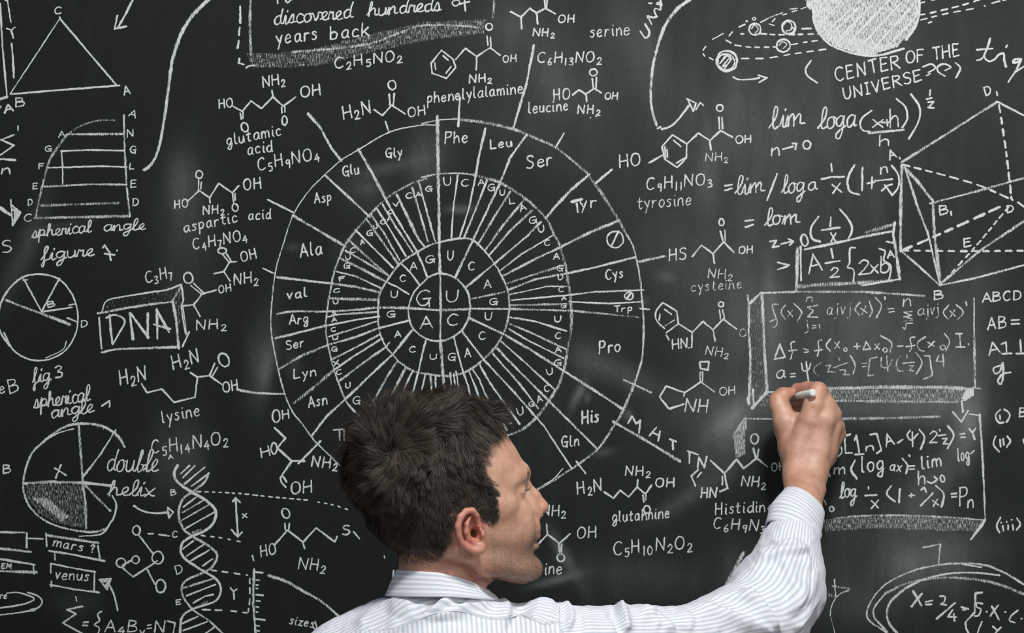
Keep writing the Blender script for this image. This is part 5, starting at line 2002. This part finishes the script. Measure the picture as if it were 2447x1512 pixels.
# cuff
def cuff():
    C = [(1890,1285,.186,.0356,.0352),(1895,1266,.178,.0356,.035),(1900,1248,.169,.0368,.036),(1909,1230,.160,.0345,.034),(1916,1215,.152,.0318,.032),(1921,1203,.146,.0298,.0305)]
    cen = np.array([P_(*c[:3]) for c in C]); n = 96; m = 26; rings = []; st = []; seam = []
    ts = np.linspace(0, 1, m); cs = np.array([[np.interp(t*(len(C)-1), range(len(C)), cen[:,k]) for k in range(3)] for t in ts])
    ra = np.array([np.interp(t*(len(C)-1), range(len(C)), [c[3] for c in C]) for t in ts])
    for i in range(m):
        t = cs[min(i+1, m-1)]-cs[max(i-1, 0)]; t /= np.linalg.norm(t)
        t = t+np.array([.16, -.10, 0]); t /= np.linalg.norm(t)
        rx = np.cross(t, [0, 1, 0]); rx /= np.linalg.norm(rx); ry = np.cross(t, rx)
        th = np.arange(n)/n*2*math.pi
        wob = 1+.020*np.sin(2*th+.6)+.008*np.sin(5*th+i*.10)
        rings.append(cs[i]+(np.cos(th)[:,None]*rx*1.06+np.sin(th)[:,None]*ry*.94)*ra[i]*wob[:,None])
        st.append(i/(m-1)*12.2); seam.append(1.0 if i == 0 or i == m-2 and False else 0)
    return loft('cuff', rings, st, M_SHIRT, shirt, .0022, seam=np.array(seam)*.4)
cuff()
def collar():
    n = 120; th = np.arange(n)/n*2*math.pi; rings = []; st = []; m = 18
    for i in range(m):
        t = i/(m-1)
        hw = 134*(1-t)+110*t; hd = .072*(1-t)+.0590*t
        if t > .85: hw -= (t-.85)*14
        x = 1058-2*(1-t)+hw*np.cos(th); near = -np.sin(th)     # th = 270 deg: nape, towards us
        d = .497+hd*near
        yt = np.interp(x, [940, 948, 1000, 1052, 1094, 1136, 1171], [1364, 1362, 1361, 1364, 1374, 1391, 1414])
        yb = np.interp(x, [920, 960, 1023, 1084, 1136, 1184, 1200], [1424, 1424, 1424, 1424, 1428, 1432, 1440])
        yt = yt+np.clip(-near, 0, 1)*16-np.clip(near, 0, 1)*9; yb = yb-np.clip(near, 0, 1)*17
        y = yb*(1-t)+yt*t
        s_ = PX*(CAM_D-.5)/CAM_D
        rings.append(np.stack([(x-1223.5)*s_, -d, ZC+(756-y)*s_], 1)); st.append(t*5.2)
    return loft('collar', rings, st, M_SHIRT, shirt, .0028)
collar()
# buttons on the cuff edge
def disc(name, c, nrm, r, h, mat, parent):
    t = Vector(nrm).normalized(); q = t.to_track_quat('Z', 'Y'); n = 20; V = []; prof = [(0, 0), (r, 0), (r*1.0, h*.7), (r*.85, h), (r*.6, h*.8), (0, h*.8)]
    for (a, b) in prof[1:-1]:
        for i in range(n): V.append(Vector((a*math.cos(i*2*math.pi/n), a*math.sin(i*2*math.pi/n), b)))
    V.append(Vector((0, 0, 0))); V.append(Vector((0, 0, prof[-1][1]))); k = len(prof)-2; F = []
    for j in range(k-1):
        for i in range(n): F.append((j*n+i, j*n+(i+1) % n, (j+1)*n+(i+1) % n, (j+1)*n+i))
    for i in range(n): F.append((k*n, (i+1) % n, i)); F.append((k*n+1, (k-1)*n+i, (k-1)*n+(i+1) % n))
    me = bpy.data.meshes.new(name); me.from_pydata([tuple(q@v+Vector(c)) for v in V], [], F); me.update()
    return link(name, me, mat, parent)
M_BUTTON = plain('shirt_button', (.75, .73, .66), .3)
for (x, y, d) in ((1952, 1300, .166), (1959, 1276, .158)):
    disc('button', tuple(P_(x, y, d)), (.92, -.35, .1), .0052, .0022, M_BUTTON, shirt)

# trousers and shoes complete the figure below the frame
def sculpt_trousers():
    g = Field(ax_grid((-.36, .22, .008)), ax_grid((-.68, -.34, .008)), ax_grid((.02, 1.10, .009)))
    P = P_; g.cone((-.13, -.50, 1.0), (-.02, -.50, 1.0), .135, .135, .04); g.cone((-.14, -.50, .92), (-.01, -.50, .92), .14, .14, .05)
    for x in (-.165, .015):
        g.chain([(x, -.50, .90), (x-.005, -.49, .50), (x-.005, -.505, .09)], [.105, .072, .062], .03)
    g.F = np.maximum(g.F, np.broadcast_to((.07-g.z)[None,None,:], g.F.shape)); return g.mesh()
TV, TQ = sculpt_trousers(); TV = smooth_mesh(TV, TQ, 2); TV = TV+vnormals(TV, TQ)*(noise3(TV, 22, 9, 2)*.003)[:,None]
M_TROUSER = plain('dark_wool', (.035, .038, .05), .85)
tr = link('trousers', mesh_np('trousers', TV, TQ, True), M_TROUSER, person)
def sculpt_shoe(x):
    g = Field(ax_grid((x-.07, x+.07, .004)), ax_grid((-.62, -.25, .004)), ax_grid((-.01, .13, .004)))
    g.cone((x, -.535, .045), (x, -.44, .045), .040, .044, .01); g.cone((x, -.44, .040), (x+.003, -.33, .030), .044, .034, .02)
    g.cone((x, -.515, .055), (x, -.50, .10), .042, .040, .02)
    g.F = np.maximum(g.F, np.broadcast_to((.002-g.z)[None,None,:], g.F.shape)); return g.mesh()
M_SHOE = plain('black_leather', (.015, .013, .012), .3)
for x in (-.17, .01):
    v, q4 = sculpt_shoe(x); link('shoe', mesh_np('shoe', smooth_mesh(v, q4, 1), q4, True), M_SHOE, person)

# ------------------------------------------------------------ chalk stick in his fingers
def chalk_stick():
    a = P_(1943.5, 938, .117); b = P_(1872, 953, .0012); ax_ = (b-a); L = np.linalg.norm(ax_); ax_ = ax_/L
    q = Vector(ax_).to_track_quat('Z', 'Y'); n = 28; r = .0052
    prof = [(0, 0), (r*.55, .0001), (r*.88, .0003), (r, .0012), (r*.995, L*.5), (r*.97, L-.006), (r*.7, L-.001), (r*.35, L), (0, L)]
    V = []; F = []
    for j, (pr, z) in enumerate(prof):
        for i in range(n):
            t = i*2*math.pi/n; w = 1+random.uniform(-.012, .012); V.append(q@Vector((pr*w*math.cos(t), pr*w*math.sin(t), z))+Vector(a))
    for j in range(len(prof)-1):
        for i in range(n): F.append((j*n+i, j*n+(i+1) % n, (j+1)*n+(i+1) % n, (j+1)*n+i))
    me = bpy.data.meshes.new('chalk_stick'); me.from_pydata([tuple(v) for v in V], [], F); me.update()
    for p in me.polygons: p.use_smooth = True
    k = NT('stick_chalk'); k.col(k.mixc(k.rng(k.noise(300, 3), .4, .7), (.66, .66, .62), (.80, .80, .76))); k.b.inputs['Roughness'].default_value = .95; k.bump(k.noise(900, 3), .25, .0004)
    o = link('chalk_stick', me, k.m); tag(o, 'stick of white chalk pinched between the thumb and fingers', 'chalk'); return o
chalk_stick()
# ------------------------------------------------------------ hair
def hair_mat():
    k = NT('brown_hair'); v = k.attr('shade').outputs['Fac']
    c = k.mixc(v, (0.010, 0.0075, 0.0058), (0.105, 0.080, 0.058)); k.col(c)
    k.b.inputs['Roughness'].default_value = .50; k.b.inputs['Specular IOR Level'].default_value = .28
    return k.m
M_HAIR = hair_mat()
def surface_samples(V, Q, wt, n):
    T = np.concatenate([Q[:, [0, 1, 2]], Q[:, [0, 2, 3]]]); w = wt[T].mean(1)
    ar = np.linalg.norm(np.cross(V[T[:,1]]-V[T[:,0]], V[T[:,2]]-V[T[:,0]]), axis=1)*w; cdf = np.cumsum(ar); pick = np.searchsorted(cdf, RNG.random(n)*cdf[-1])
    a, b = RNG.random(n), RNG.random(n); f = a+b > 1; a[f] = 1-a[f]; b[f] = 1-b[f]
    t = T[pick]; P = V[t[:,0]]*(1-a-b)[:,None]+V[t[:,1]]*a[:,None]+V[t[:,2]]*b[:,None]; N = BN[t[:,0]]*(1-a-b)[:,None]+BN[t[:,1]]*a[:,None]+BN[t[:,2]]*b[:,None]
    return P, N/np.linalg.norm(N, axis=1)[:,None]
def norm(a): return a/(np.linalg.norm(a, axis=1)[:,None]+1e-12)
def headvec(f, u, r): return f[:,None]*AF-u[:,None]*AU+r[:,None]*AR
def ribbons(name, P, seg, w0, w1, shade, mat, parent):
    """P (n,k,3) strands -> flat tapering blades"""
    n, k, _ = P.shape; D = np.gradient(P, axis=1); D /= np.linalg.norm(D, axis=2)[:,:,None]+1e-12
    up = seg[:,None,:]; S = np.cross(D, up); S /= np.linalg.norm(S, axis=2)[:,:,None]+1e-12
    w = (w0[:,None]*(1-np.linspace(0, 1, k)**1.5)+w1*np.linspace(0, 1, k)**1.5)[:,:,None]
    V = np.stack([P-S*w/2, P+S*w/2], 2).reshape(-1, 3)
    b = (np.arange(n)*k*2)[:,None]+(np.arange(k-1)*2)[None,:]; b = b.ravel(); F = np.stack([b, b+1, b+3, b+2], 1)
    me = mesh_np(name, V, F, True); attr_f(me, 'shade', np.repeat(shade, k*2)); return link(name, me, mat, parent)
def grow_hair(n=95000):
    P0, N = surface_samples(BV, BQ, hairm*np.where(bu < 1290, 1, .75), n)
    f, u, r = world2head(P0); s_ = np.sign(r+1e-6); ra = np.abs(r)
    # flow on the scalp in head axes
    wf, wu, wr = 935, 1068, 104                                     # the whorl, on the right of the crown
    df, du, dr = f-wf, u-wu, r-wr; dist = np.sqrt(df*df+du*du+dr*dr)+1e-6
    rad = np.stack([df/dist, du/dist, dr/dist], 1)
    sw = np.stack([-du/dist, df/dist, 0*dist], 1)
    top = np.clip((1060-u)/60, 0, 1)
    front = np.stack([np.ones(n), -.10+.0*f, -.12*s_], 1)
    side = np.stack([.42+.0*f, .90+.0*f, 0*f], 1); backd = np.stack([-.05+.0*f, 1+.0*f, 0*f], 1)
    tb = np.clip((f-900)/160, 0, 1)[:,None]; low = side*tb+backd*(1-tb)
    wsp = np.exp(-(dist/120)**2)[:,None]
    far = front*top[:,None]+low*(1-top)[:,None]
    # behind the crown the long hair falls backwards
    bk = (np.clip((960-f)/70, 0, 1)*np.clip((1180-u)/90, 0, 1))[:,None]
    far = far*(1-bk)+np.stack([-.8+.0*f, .55+.0*f, -.1*s_], 1)*bk
    fl = (rad*.8+sw*.75)*wsp*1.6+far*(1-wsp)
    t = headvec(fl[:,0], fl[:,1], fl[:,2]); t = norm(t-(t*N).sum(1)[:,None]*N)
    ra_ = (noise3(P0, 28, 91, 2)*.75+noise3(P0, 95, 92)*.35)*np.interp(u, [1100, 1260], [1, .4]); t = norm(t*np.cos(ra_)[:,None]+np.cross(N, t)*np.sin(ra_)[:,None])
    L = np.interp(u, [950, 1010, 1060, 1120, 1180, 1240, 1290, 1330], [66, 66, 56, 42, 31, 25, 18, 8])
    L = L+np.clip((f-1060)/90, 0, 1)*np.clip((1045-u)/40, 0, 1)*6
    L = L+np.clip((960-f)/80, 0, 1)*np.clip((1210-u)/60, 0, 1)*14
    L = np.where(f > 1110-.225*ra, np.where(u > 1120, L*.55, L), L); L = np.where((f > 1125) & (u > 1170), 9, L)
    L *= RNG.uniform(.62, 1.12, n)
    lift = np.interp(u, [950, 1020, 1080, 1150, 1240, 1300], [.62, .62, .55, .50, .42, .30])
    lift = lift+np.clip((f-1080)/80, 0, 1)*top*.10
    # locks: neighbouring roots share a bend
    cl = np.stack([noise3(P0, 46, 21+i, 2) for i in range(3)], 1)*.85+np.stack([noise3(P0, 120, 31+i) for i in range(3)], 1)*.50
    damp = np.interp(u, [1000, 1120, 1250], [1, .75, .35])[:,None]
    K = 7; pts_ = [P0-N*.0004]; p = P0.copy(); jit = RNG.normal(0, .10, (n, 3))
    curl = norm(np.cross(N, t))*(noise3(P0, 34, 77)*1.1)[:,None]
    for i in range(1, K):
        s = i/(K-1)
        d = N*(lift*(1.35-1.15*s))[:,None]+t*(.45+.75*s)+cl*damp*(.35+.8*s)+jit+curl*s*damp+np.array([0, 0, -.10])*s
        p = p+norm(d)*(L*US/(K-1))[:,None]; pts_.append(p)
    P = np.stack(pts_, 1)
    # locks: blades lean towards a neighbouring leader, most at their tips
    G_ = RNG.choice(n, 1700, replace=False); own = np.empty(n, int)
    for a in range(0, n, 4000):
        own[a:a+4000] = ((P0[a:a+4000,None,:]-P0[G_][None,:,:])**2).sum(2).argmin(1)
    lead = P[G_[own]]; wgt = (np.linspace(0, 1, K)**1.4)[None,:,None]*(np.interp(u, [1000, 1150, 1260], [.72, .60, .30])*RNG.uniform(.55, 1.15, n))[:,None,None]
    same = (np.abs(L/np.maximum(L[G_[own]], 1)-1) < .8)[:,None,None]
    P = P+(lead-P)*np.clip(wgt, 0, .9)*same
    lock = RNG.normal(0, 1, 1700)[own]
    sh = np.clip(.32+.22*noise3(P0, 60, 51, 2)+.10*lock+RNG.normal(0, .17, n), 0, 1); sh = sh*np.interp(u, [950, 1300, 1340], [1, .9, 1.1])
    seg = norm(N+RNG.normal(0, .35, (n, 3)))
    wd = np.interp(u, [1000, 1250, 1320], [.00042, .00034, .00022])
    o = ribbons('hair', P, seg, wd, .00008, np.clip(sh, 0, 1), M_HAIR, person); tag(o, 'short thick brown hair, longer on top and brushed up in front')
grow_hair()
def stubble(n=15000):
    P0, N = surface_samples(BV, BQ, np.clip(bl, 0, 1)**1.3, n); f, u, r = world2head(P0)
    t = headvec(.35+0*f, 1+0*f, 0*f); t = norm(t-(t*N).sum(1)[:,None]*N+RNG.normal(0, .4, (n, 3)))
    L = RNG.uniform(.0006, .0017, n)*(.7+.5*np.clip((u-1340)/40, 0, 1)); d = norm(N*.55+t)
    P = np.stack([P0, P0+d*(L/2)[:,None], P0+d*L[:,None]], 1)
    o = ribbons('stubble', P, norm(N+RNG.normal(0, .6, (n, 3))), np.full(n, .00017), .00006, np.clip(RNG.normal(.55, .3, n), 0, 1), M_HAIR, person); o['kind'] = 'stuff'
stubble()
def brows_lashes():
    for s_ in (1, -1):
        C = np.array([(1250, 1130, 12), (1249, 1125, 24), (1245, 1124, 36), (1240, 1127, 48), (1232, 1132, 58)], float); n = 240
        t = RNG.random(n); q = np.array([[np.interp(x*4, range(5), C[:,k]) for k in range(3)] for x in t]); q[:,1] += RNG.normal(0, 4.2, n)*(1-.5*t); q[:,2] *= s_
        P0 = np.array([Hh(a, b, c) for a, b, c in q]); tree_d = P0[:,None,:]
        near = body_points(P0); P0, N = near
        d = headvec(-.35+0*t, -.35+.9*t, s_*(.8)+0*t); d = norm(d-(d*N).sum(1)[:,None]*N*.8+N*.16+RNG.normal(0, .12, (n, 3))); L = RNG.uniform(.0035, .006, n)
        P = np.stack([P0-N*.0003, P0+d*(L*.5)[:,None]+N*.0003, P0+d*L[:,None]-N*.0004], 1)
        ribbons('eyebrow', P, norm(N+RNG.normal(0, .4, (n, 3))), np.full(n, .00026), .00006, np.clip(RNG.normal(.45, .2, n), 0, 1), M_HAIR, person)
        n = 44; t = RNG.random(n); P0 = np.array([Hh(1244-10*(2*a-1)**2, 1169+RNG.normal(0, .5), s_*(44+a*36)) for a in t]); L = RNG.uniform(.006, .010, n)
        d1 = headvec(.9+0*t, -.15+0*t, s_*(t-.4)*1.2); d2 = headvec(.5+0*t, -.9+0*t, s_*(t-.4)*1.2)
        P = np.stack([P0, P0+norm(d1)*(L*.5)[:,None], P0+norm(d1)*(L*.5)[:,None]+norm(d2)*(L*.5)[:,None]], 1)
        ribbons('eyelashes', P, norm(RNG.normal(0, 1, (n, 3))), np.full(n, .00020), .00005, np.full(n, .12), M_HAIR, person)
def body_points(P):
    """nearest body vertices to some points"""
    m = is_head & (bf > 1120) & (bu > 1090) & (bu < 1200); Vs = BV[m]; Ns = BN[m]
    d = ((P[:,None,:]-Vs[None,:,:])**2).sum(2) if len(P)*len(Vs) < 6e7 else None
    if d is None:
        i = np.array([((Vs-p)**2).sum(1).argmin() for p in P])
    else: i = d.argmin(1)
    return Vs[i], Ns[i]
brows_lashes()
def eyes():
    for s_ in (1, -1):
        c = Hh(1220, 1170, 60*s_); r = 23.4*US; n = 24; V = []; col = []
        for i in range(n+1):
            a = math.pi*i/n
            for j in range(32):
                b = 2*math.pi*j/32; loc = np.array([math.cos(a), math.sin(a)*math.cos(b), math.sin(a)*math.sin(b)]); rr = r*(1.035 if a < .42 else 1)
                V.append(c+(AF*loc[0]+AU*loc[1]+AR*loc[2])*rr); col.append(1.0 if a < .22 else (.5 if a < .5 else 0))
        F = [(i*32+j, i*32+(j+1) % 32, (i+1)*32+(j+1) % 32, (i+1)*32+j) for i in range(n) for j in range(32)]
        me = mesh_np('eye', V, np.array(F), True); attr_f(me, 'iris', col)
        k = NT('eye_surface'); a = k.attr('iris').outputs['Fac']; c1 = k.mixc(k.rng(a, .2, .4), (.72, .68, .65), (.12, .16, .16)); k.col(k.mixc(k.rng(a, .65, .85), c1, (.005, .005, .005)))
        k.b.inputs['Roughness'].default_value = .05; link('eye', me, k.m, person)
eyes()
